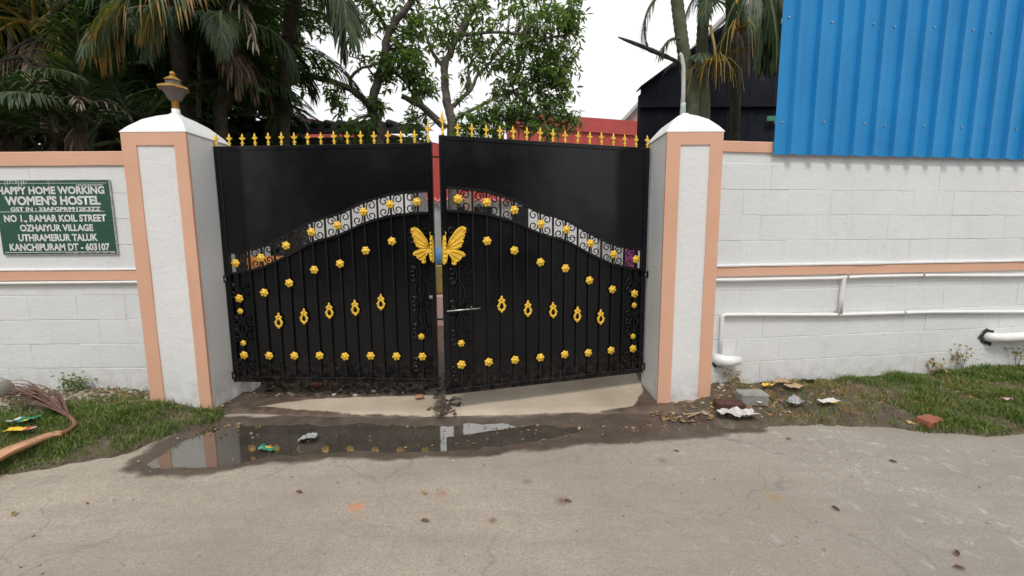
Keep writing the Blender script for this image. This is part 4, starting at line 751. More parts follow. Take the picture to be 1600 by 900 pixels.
tree('mango_tree', 'forked dark mango tree rising behind the left gate leaf', [
    ([(t1b[0]+.05, T1, -.1), (t1b[0], T1, 1.4), (-2.000,6.600,2.895), (-2.062,6.600,3.226), (-1.988,6.600,3.589), (-1.860,6.600,3.919), (-1.779,6.600,4.299), (-1.573,6.600,4.559), (-1.340,6.600,4.851), (-0.978,6.600,5.257)], .11, .05),
    ([(-2.079,6.600,3.263), (-2.298,6.500,3.468), (-2.586,6.400,3.577), (-2.850,6.300,3.587), (-3.184,6.200,3.461), (-3.537,6.100,3.296)], .07, .03),
    ([(-2.325,6.500,3.504), (-2.309,6.450,3.628), (-2.173,6.450,3.750), (-1.986,6.450,3.801)], .035, .02),
    ([(-1.778,6.600,4.316), (-1.925,6.600,4.579), (-2.062,6.600,4.821)], .045, .02), ([(-1.881,6.600,3.875), (-1.612,6.700,3.684), (-1.475,6.700,3.500), (-1.332,6.800,3.485)], .035, .012),
    ([(-2.012,6.600,3.697), (-2.190,6.600,3.921), (-2.374,6.600,3.985)], .02, .008), ([(-2.850,6.300,3.587), (-2.943,6.300,3.810), (-3.001,6.300,4.273), (-3.243,6.300,4.605)], .03, .015)],
    [bl((-3.262,6.300,4.357), .42, 60), bl((-3.152,6.300,4.022), .3, 30), bl((-2.753,6.600,4.713), .4, 34), bl((-2.996,6.500,4.494), .35, 34), bl((-2.208,6.600,4.493), .3, 20), bl((-2.679,6.300,3.723), .2, 14), bl((-4.311,6.400,3.378), .3, 24), bl((-3.118,6.100,3.626), .36, 60), bl((-2.913,6.200,3.519), .15, 12), bl((-3.579,6.200,4.066), .4, 50), bl((-3.373,6.100,3.487), .28, 26), bl((-2.559,6.400,3.411), .15, 12), bl((-2.495,6.400,3.234), .12, 8), bl((-1.848,6.600,3.768), .25, 32), bl((-1.465,6.600,3.917), .3, 40), bl((-1.375,6.700,3.591), .28, 40), bl((-2.059,6.600,3.290), .16, 16), bl((-2.156,6.500,2.945), .22, 26), bl((-2.395,6.500,2.874), .2, 18), bl((-1.826,6.600,4.708), .35, 20), bl((-1.436,6.800,4.449), .38, 40), bl((-1.643,6.700,4.137), .25, 18), bl((-2.228,6.600,4.099), .25, 6),
     bl((-1.8, 7, 6.7), 1.3, 120), bl((-3.6, 6.6, 6.2), 1.2, 130)], M_leaf, M_bark, .125, .021, 8, 5)
t2b = ((-1.032,7.600,3.153)[0], 7.6)
tree('mango_tree', 'pale trunked mango tree with dense crown behind the right gate leaf', [
    ([(t2b[0], 7.6, -.1), (t2b[0], 7.6, 1.5), (-1.022,7.600,3.121), (-1.077,7.600,3.576), (-1.123,7.600,3.921), (-1.127,7.600,4.190), (-1.012,7.600,4.455), (-0.877,7.600,4.708), (-0.557,7.600,5.157), (-0.284,7.600,5.649)], .12, .05),
    ([(-1.127,7.600,4.190), (-1.294,7.600,4.406), (-1.435,7.600,4.742), (-1.571,7.600,5.163)], .05, .02), ([(-1.045,7.600,3.523), (-0.688,7.600,3.835), (-0.564,7.600,4.062), (-0.344,7.600,4.267), (-0.081,7.600,4.653)], .05, .02), ([(-0.666,7.600,3.835), (-0.714,7.600,4.197), (-0.537,7.600,4.401)], .035, .015),
    ([(-1.115,7.500,3.182), (-1.455,7.400,3.489), (-1.787,7.300,3.634)], .085, .06), ([(-0.877,7.600,4.708), (-0.187,7.600,4.754), (0.566,7.600,4.649), (1.050,7.600,4.747)], .04, .012), ([(-1.039,7.600,3.312), (-0.418,7.600,3.625), (0.350,7.600,3.933), (0.893,7.600,4.136)], .045, .012), ([(-1.020,7.600,3.206), (-0.312,7.600,3.308), (0.569,7.600,3.461)], .04, .012)],
    [bl((-0.882,7.600,4.960), .6, 70), bl((-0.078,7.600,4.955), .85, 120), bl((0.619,7.600,4.749), .6, 80), bl((1.026,7.600,4.968), .34, 40), bl((0.730,7.600,4.240), .45, 80), bl((0.187,7.600,4.192), .45, 70), bl((0.732,7.600,3.826), .36, 56), bl((0.076,7.600,3.674), .45, 70), bl((0.514,7.600,3.408), .45, 76), bl((-0.312,7.600,3.308), .4, 80), bl((-0.681,7.400,3.155), .3, 40), bl((-1.158,7.600,4.659), .35, 18), bl((-0.516,7.600,4.350), .35, 20), bl((1.010,7.600,3.300), .2, 16), bl((-0.850,7.600,3.940), .3, 10), bl((-1.595,7.400,3.161), .28, 26),
     bl((.8, 8, 7.0), 1.4, 150), bl((-1.0, 8.2, 7.1), 1.2, 90)], M_leaf, M_barkpale, .13, .022, 8, 9)
# dense dark trees behind the left wall
for k, (x, y, h, lb, sd_) in enumerate(((-5.9, 7.4, 7.0, 'dense dark tree at the far left behind the palms', 21), (-6.0, 7.8, 6.5, 'dense dark tree behind the brass lamp', 22), (-7.6, 6.2, 7.5, 'dense dark tree at the left frame edge behind the wall', 23))):
    rg = random.Random(sd_); B_ = [bl((x+rg.uniform(-1.4, 1.4), y+rg.uniform(-.7, .7), z), .95, 90, .8, .8) for z in np.linspace(.8, h, 10) for _ in range(2)]
    if k == 1: B_ = [b_ for b_ in B_ if b_[0][0] < (-5.7 if b_[0][2] < 3.9 else -4.9)]
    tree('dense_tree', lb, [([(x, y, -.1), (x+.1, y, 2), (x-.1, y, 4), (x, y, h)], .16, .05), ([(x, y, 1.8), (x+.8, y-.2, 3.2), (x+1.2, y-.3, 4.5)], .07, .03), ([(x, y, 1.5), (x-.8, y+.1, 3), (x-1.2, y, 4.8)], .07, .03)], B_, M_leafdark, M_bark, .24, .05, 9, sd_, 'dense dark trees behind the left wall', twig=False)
rg = random.Random(77)
B_ = [bl((rg.uniform(-6.6, -3.75), rg.uniform(5.9, 6.5), rg.uniform(1.3, 4.9)), .55, 46, .4, .5) for _ in range(34)]; B_ = [b_ for b_ in B_ if b_[0][0] < -4.3 or b_[0][2] > 3.6]
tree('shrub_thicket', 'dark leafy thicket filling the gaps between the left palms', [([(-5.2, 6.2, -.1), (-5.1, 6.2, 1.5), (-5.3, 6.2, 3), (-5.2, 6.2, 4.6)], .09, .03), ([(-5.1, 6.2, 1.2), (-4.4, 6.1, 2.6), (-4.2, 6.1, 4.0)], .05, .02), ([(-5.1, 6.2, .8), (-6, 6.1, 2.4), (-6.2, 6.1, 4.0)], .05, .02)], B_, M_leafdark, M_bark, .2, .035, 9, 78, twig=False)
# ------------------------------------------------------------------ palms
def frond(mats, start, az, el, length, droop, nl=46, ll=.5, hang=.5, lw=.0105, seed=0, t0=.14, r0=.018, spread=1.0, tipmat=None, sweep=0, path=None, off=None):
    rg = random.Random(seed); N_ = 22; p = Vector(start); pts = [p.copy()]; tans = []
    for i in range(N_):
        t = i/N_; e = el-droop*t**1.2; a = az+sweep*t; d = Vector((math.sin(a)*math.cos(e), math.cos(a)*math.cos(e), math.sin(e))); tans.append(d); p = p+d*length/N_; pts.append(p.copy())
    tans.append(tans[-1])
    if path:
        sp_ = smooth_path([Vector(q)-off for q in path], 40); pts = [sp_[min(len(sp_)-1, round(i*(len(sp_)-1)/N_))] for i in range(N_+1)]; tans = [(pts[min(i+1, N_)]-pts[max(i-1, 0)]).normalized() for i in range(N_+1)]
    mb = MB(); mb.tube(pts, [r0*(1-.85*i/N_)+.002 for i in range(N_+1)], 5, 1)
    for k in range(nl):
        t = t0+(1-t0)*(k+.5)/nl; f = t*N_; i = min(int(f), N_-1); q = pts[i].lerp(pts[i+1], f-i); T = tans[i]; S = T.cross(Vector((0, 0, 1))); S = S.normalized() if S.length > .05 else Vector((math.cos(az), -math.sin(az), 0))
        prof = math.sin(math.pi*min(1, .18+.78*t))**.7
        for sg in (-1, 1):
            L = ll*prof*rg.uniform(.8, 1.12); a = (.5+.75*t)*rg.uniform(.85, 1.15)/spread; d = (S*sg*math.cos(a)+T*math.sin(a)+Vector((0, 0, .12))).normalized(); w = T.cross(d); w = d.cross(w).normalized() if w.length > 1e-4 else T
            x = q.copy(); vs = []; tip = 1 if (tipmat and rg.random() < .55) else 0
            for j, wd in enumerate((.55, 1, .85, .05)): vs += [x+w*lw*wd, x-w*lw*wd]; d = (d+Vector((rg.uniform(-.05, .05), rg.uniform(-.05, .05), -hang*rg.uniform(.5, 1.2)*(.5+.5*j)))).normalized(); x = x+d*L/3; w = (w-d*w.dot(d)); w = w.normalized() if w.length > 1e-4 else T
            mb.add(vs, [(0, 1, 3, 2), (2, 3, 5, 4)], 0); mb.add(vs[4:], [(0, 1, 3, 2)], 2 if tip else 0)
    return mb.mesh('frond', [mats[0], mats[1], tipmat or mats[0]], fix=False)
def ringed(pts, r0, r1, name, mat_, root, step=.07):
    pp = smooth_path(pts, 10); mb = MB(); L = sum((b_-a_).length for a_, b_ in zip(pp, pp[1:])); n = int(L/step); acc = [0]
    for a_, b_ in zip(pp, pp[1:]): acc.append(acc[-1]+(b_-a_).length)
    P = []; R = []
    for i in range(n*2+1):
        s = L*i/(n*2); k = min(np.searchsorted(acc, s), len(pp)-1); k = max(k, 1); f = (s-acc[k-1])/(acc[k]-acc[k-1]+1e-9); P.append(pp[k-1].lerp(pp[k], f)); r_ = r0+(r1-r0)*s/L; R.append(r_*(1.07 if i % 2 else .97))
    mb.tube(P, R, 12); return mb.build(name, mat_, root, smooth=True)
def palm(label, base, path, r0, r1, fr, seed, trunkmat=None, group='palms over the boundary wall', name='palm_tree'):
    root = thing(name, label, 'palm', (base[0], base[1], 0), 0, group); o = Vector((base[0], base[1], 0)); ringed([Vector(p)-o for p in path], r0, r1, 'trunk', trunkmat or M_palmbark, root)
    for i, (kind, st, az, el, ln, dr, kw) in enumerate(fr):
        mats = {'g': (M_frond, M_palmgreen), 'o': (M_frondlt, M_palmgreen), 'y': (M_frondyel, M_inflor), 'd': (M_frondead, M_palmbark), 'p': (M_fronddry, M_palmbark)}[kind]
        link('frond' if kind in 'goy' else 'dead_frond', frond(mats, Vector(st)-o, math.radians(az), math.radians(el), ln, math.radians(dr), seed=seed*50+i, off=o, **kw), root)
    return root
def crown(c, n, kind, ln, seed, el=(10, 75), dr=(60, 110), **kw):
    rg = random.Random(seed); return [(kind, (c[0]+rg.uniform(-.05, .05), c[1]+rg.uniform(-.05, .05), c[2]+rg.uniform(-.1, .1)), 360*i/n+rg.uniform(-15, 15), rg.uniform(*el), ln*rg.uniform(.8, 1.15), rg.uniform(*dr), dict(kw)) for i in range(n)]
cA = (-5.100,5.000,3.673); dead = dict(hang=.9, ll=.42, lw=.011, nl=26, spread=.7)
A = palm('leaning young palm with yellow green heart at the far left', (cA[0]+.12, 5.0), [(cA[0]+.22, 5.0, -.05), (-5.159,5.000,2.353), (-5.108,5.000,3.150), cA], .10, .075,
     crown(cA, 9, 'g', 2.0, 3, (20, 75), (70, 120), ll=.55) + crown((cA[0], cA[1]-.1, cA[2]-.05), 10, 'y', .8, 4, (-10, 60), (60, 130), ll=.3, lw=.006, nl=20, hang=.35) +
     [('d', (cA[0]+.02, cA[1]-.12, cA[2]-.15), a_, -40, .9, 50, dict(dead)) for a_ in (95, 150, 200, 250)] + [('p', (-4.986,4.600,3.207), a_, -30, .9, 55, dict(hang=1.0, ll=.6, lw=.012, nl=9, spread=.6)) for a_ in (80, 120, 200)] + [('d', (-5.007,4.600,2.882), a_, -70, .8, 20, dict(hang=1.2, ll=.5, lw=.011, nl=24, spread=.5)) for a_ in (60, 170, 260)], 1)
cB = (-3.277,5.200,3.685)
B = palm('slim palm with drooping brown skirt beside the brass lamp', (cB[0]+.1, 5.2), [(cB[0]+.06, 5.2, -.05), (-3.417,5.200,2.528), (-3.338,5.200,2.997), cB], .085, .07,
     crown(cB, 12, 'g', 1.7, 8, (-5, 70), (70, 130), ll=.5) + [('g', cB, a_, 20, 1.2, 120, dict(ll=.42, hang=.8)) for a_ in (100, 150, 190, 240, 275)] + [('d', (cB[0], cB[1]-.05, cB[2]-.1), a_, -30, .8, 60, dict(dead)) for a_ in (70, 110, 135)] + [('p', (-3.105,5.100,4.068), 130, -35, .9, 40, dict(hang=.8, ll=.4, lw=.01, nl=8, spread=.6))] + [('g', (-3.772,5.600,3.124), a_, 12, 1.3, 45, dict(ll=.4, hang=.3)) for a_ in (60, 95, 125)], 2)
cC = (-3.589,4.700,4.239)
Cp = palm('palm whose olive frond with orange tips hangs over the wall', (cC[0]-.1, 4.9), [(cC[0]-.25, 5.3, -.05), (cC[0]-.3, 5.3, 2), (cC[0]-.1, 5.0, 3.4), cC], .09, .075,
     [('o', cC, 0, 0, 1, 0, dict(ll=.62, hang=.75, nl=48, lw=.011, tipmat=M_frondtip, t0=.12, path=[cC, (-3.185,4.300,3.966), (-3.145,4.000,3.641), (-3.282,3.900,3.413), (-3.481,3.900,3.169), (-3.584,3.900,3.004)])), ('o', cC, 0, 0, 1, 0, dict(ll=.5, hang=.9, nl=44, lw=.010, tipmat=M_frondtip, t0=.1, path=[cC, (-3.038,4.200,3.878), (-2.951,4.000,3.578), (-3.063,3.950,3.346), (-3.194,3.950,3.164)]))] + [f_ for f_ in crown(cC, 11, 'g', 2.1, 14, (15, 70), (60, 110), ll=.6) if not 130 < f_[2] % 360 < 250] + [('g', (-4.604,5.400,3.435), a_, 5, 1.4, 50, dict(ll=.45, hang=.3)) for a_ in (230, 270, 300, 90)], 3)
cD = (-1.980,5.000,4.253)
Dp = palm('palm with a dark bluish frond hanging in front of the sky', (cD[0]-.9, 5.6), [(cD[0]-1.0, 5.9, -.05), (cD[0]-1.1, 5.9, 2.2), (cD[0]-.7, 5.5, 3.9), (cD[0]-.3, 5.2, 4.5)], .085, .07,
     [('g', cD, 0, 0, 1, 0, dict(ll=.5, hang=.75, nl=80, lw=.013, t0=.08, spread=1.0, path=[(cD[0]-.3, 5.2, 4.5), (-2.100,5.000,4.222), (-1.793,4.800,3.920), (-1.698,4.700,3.589), (-1.750,4.700,3.246)])), ('g', cD, 0, 0, 1, 0, dict(ll=.5, hang=.9, nl=60, lw=.013, t0=.05, spread=.8, path=[(cD[0]-.3, 5.2, 4.5), (-2.178,5.100,4.280), (-1.995,5.000,3.995), (-1.948,5.000,3.601)]))] + crown((cD[0]-.3, 5.2, 4.5), 8, 'g', 1.9, 19, (20, 75), (50, 90), ll=.55) + [('g', (-3.190,5.600,3.350), a_, -12, .75, 40, dict(ll=.35, hang=.5, nl=22)) for a_ in (80, 110)] + [('g', (-3.661,5.400,2.800), 92, 10, 1.0, 32, dict(ll=.35, hang=.2, nl=26))], 4)
for i, (a_, px) in enumerate(((270, -60), (300, 40), (70, 150))):
    pass
# filler undergrowth palms right behind the left wall
for i, (bp, lb) in enumerate((((-4.848,4.300,2.487), 'low dark palm clump behind the sign wall at the left edge'), ((-4.245,4.400,2.631), 'low dark palm clump behind the wall between palm trunk and pillar'), ((-4.046,4.800,2.710), 'low dark palm clump just behind the lamp pillar'))):
    rg = random.Random(60+i); palm(lb, bp[:2], [(bp[0], bp[1], -.05), (bp[0]+.03, bp[1], 1.0), (bp[0], bp[1], bp[2]-.35)], .06, .05, crown((bp[0], bp[1], bp[2]-.3), 9, 'g', 1.3, 70+i, (15, 80), (50, 110), ll=.42, hang=.4) + [('d', (bp[0], bp[1]-.05, bp[2]-.1), a_, -45, .6, 40, dict(hang=1., ll=.35, lw=.01, nl=18, spread=.6)) for a_ in (150, 210)] + ([('p', (bp[0]+.1, bp[1]-.1, bp[2]), a_, 25, .45, 90, dict(hang=.6, ll=.2, lw=.008, nl=5)) for a_ in (80, 140)] if i == 1 else []), 10+i, group='low palms behind the signed wall', name='palm_clump')
# right areca palms in front of the black shed
def arecas():
    s1 = [((2.045,4.900,2.598)[0], 4.9, -.05), (2.016,4.900,2.598), (1.922,4.900,3.138), (1.813,4.900,3.727), (1.738,4.900,4.236)]
    s2 = [((2.246,5.100,2.649)[0], 5.1, -.05), (2.232,5.100,2.649), (2.175,5.100,3.210), (2.175,5.100,3.823), (2.234,5.100,4.351)]
    s3 = [((2.759,5.400,2.647)[0], 5.4, -.05), (2.743,5.400,2.647), (2.681,5.400,3.463), (2.622,5.400,3.966), (2.579,5.400,4.457)]
    up1, up2, up3 = Vector(s1[-1]), Vector(s2[-1]), Vector(s3[-1])
    sp = dict(ll=.4, hang=.5, nl=30)
    r1 = palm('pale ringed palm stem rising behind the right pillar', s1[0][:2], s1, .075, .062, [('g', up1+Vector((0, 0, .2)), a_, e_, 1.7, 95, dict(sp)) for a_, e_ in ((20, 60), (100, 50), (200, 55), (300, 60))] + [('g', (1.633,4.900,3.933), 265, -40, .6, 80, dict(ll=.28, hang=.9, nl=20, lw=.007)), ('g', (1.800,4.800,3.425), 250, -5, .35, 90, dict(ll=.2, hang=.6, nl=14, lw=.007)), ('g', (2.017,4.900,3.790), 100, 30, .35, 90, dict(ll=.25, hang=.3, nl=12, lw=.006))], 31, M_palmgreen, 'ringed palms behind the right pillar')
    o = Vector((s1[0][0], s1[0][1], 0)); a, b, c, d = (Vector(q)-o for q in ((1.858,4.850,3.186), (1.640,4.750,3.226), (1.385,4.700,3.302), (1.111,4.650,3.376)))
    mb = MB(); pp = smooth_path([a, b, c, d], 6); mb.tube(pp, [max(.004, .03*(1-.0*i)*math.sin(math.pi*min(.97, .22+.75*i/len(pp)))**.8*(1+.15*random.uniform(-1, 1))) for i in range(len(pp))], 7, flat=.7); mb.build('dry_spathe', M_bark, r1, smooth=True)
    r2 = palm('second ringed palm stem beside the white pole', s2[0][:2], s2, .07, .06, [('g', up2+Vector((0, 0, .2)), a_, e_, 1.8, 95, dict(sp)) for a_, e_ in ((40, 55), (140, 60), (240, 60), (330, 50))] + [('g', (2.085,5.000,3.275), a_, 10, .4, 60, dict(ll=.22, hang=.5, nl=14, lw=.008)) for a_ in (120, 200, 260)], 32, M_palmgreen, 'ringed palms behind the right pillar')
    r3 = palm('brown palm stem with yellow flower sprays and hanging fronds', s3[0][:2], s3, .065, .055, [('g', up3+Vector((0, 0, .2)), a_, e_, 1.6, 95, dict(sp)) for a_, e_ in ((70, 60), (160, 65), (280, 60))] +
        [('g', up3, 0, 0, 1, 0, dict(ll=.5, hang=1.2, nl=60, lw=.013, spread=.6, t0=.02, path=[up3, (2.567,4.900,4.356), (2.689,4.700,3.870), (2.702,4.600,3.454), (2.697,4.600,3.054)])), ('g', up3, 0, 0, 1, 0, dict(ll=.42, hang=1.2, nl=54, lw=.013, spread=.6, t0=.02, tipmat=M_frondead, path=[up3, (2.613,4.800,4.325), (2.696,4.500,3.820), (2.721,4.400,3.362), (2.689,4.400,3.039)])), ('g', up3, 0, 0, 1, 0, dict(ll=.4, hang=1.2, nl=44, lw=.012, spread=.6, t0=.02, path=[up3, (2.558,5.000,4.290), (2.643,4.800,3.862), (2.656,4.700,3.376), (2.650,4.700,3.060)]))] + [('g', (2.667,4.500,3.879), 120, -60, .95, 30, dict(ll=.45, hang=1.2, nl=40, lw=.012, spread=.6, t0=.02, tipmat=M_frondead)), ('g', (2.613,4.700,3.931), 170, -65, .95, 25, dict(ll=.4, hang=1.2, nl=36, lw=.011, spread=.6))] + [('g', (2.534,4.800,3.987), a_, -45, .75, 50, dict(ll=.34, hang=1.1, nl=40, lw=.01, spread=.7)) for a_ in (90, 140, 200, 260)] + [('g', (2.252,5.000,4.164), a_, -35, .7, 60, dict(ll=.3, hang=.9, nl=34, lw=.008)) for a_ in (100, 220, 280)] + [('g', (2.788,4.900,4.104), a_, -50, 1.1, 40, dict(ll=.4, hang=1.1, nl=50, lw=.011, spread=.7)) for a_ in (130, 180, 220)], 33, M_palmbark, 'ringed palms behind the right pillar')
    o = Vector((s3[0][0], s3[0][1], 0)); rg = random.Random(5)
    for c, s_, n in ((Vector((2.371,4.700,3.465)), 1.2, 30), (Vector((2.141,4.700,3.152)), 1.0, 24), (Vector((2.578,5.000,3.373)), .7, 14)):
        mb = MB(); mb.tube([c-o+Vector((-.02, .1, .4*s_)), c-o+Vector((0, .02, .15*s_)), c-o], [.014, .014, .012], 6)
        for k in range(n):
            a_ = rg.uniform(0, 6.28); w = rg.uniform(.08, .26)*s_; L = rg.uniform(.14, .42)*s_; q = c-o; mb.tube([q, q+Vector((math.cos(a_)*w*.6, math.sin(a_)*w*.6, .03*s_)), q+Vector((math.cos(a_)*w*1.05, math.sin(a_)*w*1.05, -.08*s_)), q+Vector((math.cos(a_)*w*1.25, math.sin(a_)*w*1.25, -L))], [.0055, .005, .004, .0025], 4, cap=False)
        mb.build('flower_spray', M_inflor, r3, smooth=True, fix=False)
arecas()
# ================================================================== litter on the ground
def zat(x, y, side): return float(vheight(np.array([[x, y]]), VL if side == 'L' else VR, .10)[0])
def crumple(name, label, cat, c, w, d, amp, mats, seed, rz=0, nx_=12, ny_=9, stripes=None, base=.006):
    rg = random.Random(seed); vs = []
    for j in range(ny_+1):
        for i in range(nx_+1):
            u, v = i/nx_-.5, j/ny_-.5; edge = 1+.18*mnoise.noise(Vector((u*3, v*3, seed)))
            vs.append((u*w*edge, v*d*edge*(1+.35*mnoise.noise(Vector((u*2+9, seed, 0)))), base+amp*.9*(.55+mnoise.noise(Vector((u*w*16+seed*1.37, v*d*16+seed*.71, seed*.3))))+amp*.7*abs(mnoise.noise(Vector((u*w*38+seed, v*d*38, seed))))))
    fs = []; mi = []
    for j in range(ny_):
        for i in range(nx_): fs.append((j*(nx_+1)+i, j*(nx_+1)+i+1, (j+1)*(nx_+1)+i+1, (j+1)*(nx_+1)+i)); mi.append(stripes(i/nx_, j/ny_) if stripes else 0)
    mb = MB(); mb.v = vs; mb.f = fs; mb.m = mi; o = mb.build(name, mats, None, c, (0, 0, rz)); sm = o.modifiers.new('thick', 'SOLIDIFY'); sm.thickness = .0015; return tag(o, label, cat)
def plastic(n, c, r=.35): return pm(n, c, r, .12, 30, .15, 80)
P_white = plastic('wrapper_white', (.62, .6, .58)); P_green = plastic('wrapper_green', (.03, .25, .15)); P_yel = plastic('wrapper_yellow', (.75, .5, .03)); P_red = plastic('wrapper_red', (.45, .04, .03)); P_grey = plastic('film_grey', (.33, .34, .35)); P_card = pm('cardboard', (.42, .3, .18), .8); P_cloth = pm('dirty_cloth', (.55, .53, .5), .85, .3, 25, .4)
def at_(p, side='L', dz=.03): return (p[0], p[1], zat(p[0], p[1], side)+dz)
crumple('wrapper', 'green and white snack wrapper on the gravel by the grass', 'wrapper', at_((-3.284,2.729,0.080)), .13, .09, .03, [P_green, P_white, P_yel], 3, .5, stripes=lambda u, v: 1 if u < .2 else (2 if .45 < u < .62 and v < .5 else 0))
crumple('wrapper', 'long yellow and red wrapper lying in the left grass', 'wrapper', at_((-3.199,2.622,0.060), dz=.03), .17, .05, .012, [P_yel, P_red, P_white], 8, .03, stripes=lambda u, v: 0 if u < .72 else (1 if u < .86 else 2))
crumple('wrapper', 'green and yellow wrapper floating in the puddle', 'wrapper', (-1.580,2.584,-0.010), .1, .06, .02, [P_green, P_yel], 12, -.1, stripes=lambda u, v: 1 if .35 < u < .6 and v > .3 else 0)
crumple('plastic_scrap', 'grey crumpled plastic scrap lying in the puddle', 'scrap', (-1.378,2.705,-0.012), .11, .075, .035, [P_grey], 15, .3)
crumple('cloth_rag', 'dirty white rag lying before the right pillar', 'rag', at_((1.614,2.929,0.020), 'R', .012), .26, .11, .04, [P_cloth], 21, -.12, 18, 10)
crumple('wrapper', 'small yellow wrapper behind the grey block', 'wrapper', at_((2.080,3.334,0.070), 'R'), .09, .07, .03, [P_yel], 25, .3)
for i, (px, py, lb) in enumerate(((1218, 606, 'flat torn cardboard piece nearest the grey block'), (1238, 612, 'second torn cardboard piece lying in the grass'), (1262, 600, 'pale torn cardboard piece close to the right wall'))):
    p = ground_ = [(2.215,3.392,0.080), (2.273,3.304,0.080), (2.510,3.466,0.090)][i]; crumple('cardboard_scrap', lb, 'cardboard', at_(p, 'R', .03), .15-.02*i, .09, .02, [P_card if i < 2 else P_grey], 30+i, .4*i)
crumple('plastic_scrap', 'grey plastic bag scrap in the right grass', 'scrap', at_((2.148,3.080,0.040), 'R', .02), .12, .07, .045, [P_grey], 41, .2)
crumple('wrapper', 'white wrapper with yellow corner on the right grass', 'wrapper', at_((2.388,3.076,0.040), 'R', .025), .14, .07, .02, [P_white, P_yel], 44, .1, stripes=lambda u, v: 1 if u > .4 and u < .75 and v < .35 else 0)
crumple('wrapper', 'small pink packet in the grass at the far right', 'wrapper', at_((3.680,3.031,0.060), 'R', .04), .07, .04, .02, [plastic('wrapper_pink', (.6, .35, .36))], 47, .3)
crumple('paper_scrap', 'tan paper scrap at the road edge beside the red brick', 'paper', ((2.828,2.830,0.000)[0], (2.828,2.830,0.000)[1], .02), .11, .05, .01, [pm('tan_paper', (.5, .36, .17), .8)], 51, -.4)
crumple('paper_scrap', 'white paper scrap beside the pillar base rubbish', 'paper', at_((1.865,3.084,0.030), 'R', .02), .08, .05, .015, [P_white], 53, .6)
# masonry pieces
def masonry(name, label, cat, c, dims, rz, mat_, seed, tilt=0, frog=False):
    rg = random.Random(seed); mb = MB(); x, y, z = dims; mb.box(-x/2, x/2, -y/2, y/2, 0, z, 0, .008); mb.v = [(a+rg.uniform(-.004, .004), b+rg.uniform(-.004, .004), d+rg.uniform(-.004, .004)) for a, b, d in mb.v]
    if frog: mb.box(-x*.3, x*.3, -y*.25, y*.25, z-.012, z+.002, 0, .004)
    return tag(mb.build(name, mat_, None, c, (tilt, tilt*.5, rz)), label, cat)
M_brick = pm('red_brick', (.3, .105, .065), .9, .3, 25, .6, 60); M_brickdk = pm('dark_wet_brick', (.075, .03, .022), .8, .3, 25, .5, 60); M_conc = pm('grey_concrete_piece', (.27, .27, .24), .9, .25, 18, .6, 60)
masonry('brick', 'loose red brick on the grass by the road edge', 'brick', at_((2.903,2.827,0.020), 'R', -.005), (.15, .09, .06), .35, M_brick, 1, .06, True)
masonry('concrete_block', 'grey broken concrete block beside the right pillar', 'block', at_((1.827,3.122,0.050), 'R', -.01), (.20, .12, .095), -.05, M_conc, 2, .03)
masonry('brick', 'dark wet brick half sunk between pillar and rag', 'brick', at_((1.621,3.052,0.020), 'R', -.02), (.2, .1, .06), -.08, M_brickdk, 3, .04)
masonry('stone', 'small flat orange stone on the driveway by the leaves gap', 'stone', (-0.767,3.348,0.040), (.07, .05, .02), .2, pm('orange_stone', (.4, .2, .1), .9), 4)
masonry('stone', 'red brick chip in the rubble under the left leaf', 'stone', (-1.720,3.608,0.050), (.09, .06, .03), .1, M_brick, 5)
mb = MB(); mb.blob((0, 0, .03), (.12, .09, .09), 10, 7); mb.v = [(x*(1+.15*mnoise.noise(Vector((x*9, y*9, z*9)))), y, z) for x, y, z in mb.v]; o = mb.build('boulder', M_conc, None, at_((-4.088,3.239,0.100), 'L', .03), smooth=True); tag(o, 'grey rounded stone at the left frame edge by the wall', 'stone')
for i, (pa, pb, lb) in enumerate((((1.273,3.023,0.000), (1.511,3.042,0.000), 'straight twig before the right pillar'), ((1.283,2.979,0.000), (1.503,3.065,0.000), 'crooked twig crossing the straight one'), ((1.438,3.162,0.000), (1.685,3.207,0.000), 'thin twig against the right pillar foot'))):
    m_ = tuple((a+b)/2 for a, b in zip(pa[:2], pb[:2])); o = MB().tube([(pa[0], pa[1], .022), (m_[0], m_[1]+.01*i, .03), (pb[0], pb[1], .04)], [.005, .006, .004], 6).build('twig', pm('dry_twig', (.36, .26, .17), .8), None); tag(o, lb, 'twig')
# fallen dead palm frond at the left
fr = thing('fallen_frond', 'dead brown palm frond lying across the left grass', 'palm frond', (-3.45, 2.6, 0))
off = Vector((-3.45, 2.6, 0))
pts = [(-2.998,2.165,0.060), (-3.011,2.354,0.090), (-2.984,2.481,0.100), (-2.940,2.570,0.110), (-2.894,2.596,0.110), (-2.887,2.639,0.120), (-2.913,2.694,0.130), (-3.023,2.773,0.140), (-3.165,2.859,0.150), (-3.281,2.927,0.160)]
pts = [Vector(p)-off for p in pts]; pp = smooth_path(pts[:5], 6); mb = MB(); n = len(pp); vs = []
for i, p in enumerate(pp):
    t = i/(n-1); T = (pp[min(i+1, n-1)]-pp[max(i-1, 0)]).normalized(); S = T.cross(Vector((0, 0, 1))).normalized(); w = .055*(1-t)**.6+.012; vs += [p-S*w+Vector((0, 0, .012)), p-S*w*.4, p+S*w*.4, p+S*w+Vector((0, 0, .018)), p+S*w*.5-Vector((0, 0, .02)), p-S*w*.5-Vector((0, 0, .02))]
mb.add(vs, [(i*6+k, i*6+(k+1) % 6, i*6+6+(k+1) % 6, i*6+6+k) for i in range(n-1) for k in range(6)] + [tuple(range(6)), tuple((n-1)*6+k for k in range(6))]); mb.build('leaf_sheath', pm('dry_sheath', (.5, .27, .15), .7, .25, 8, .4, 30), fr, smooth=True)
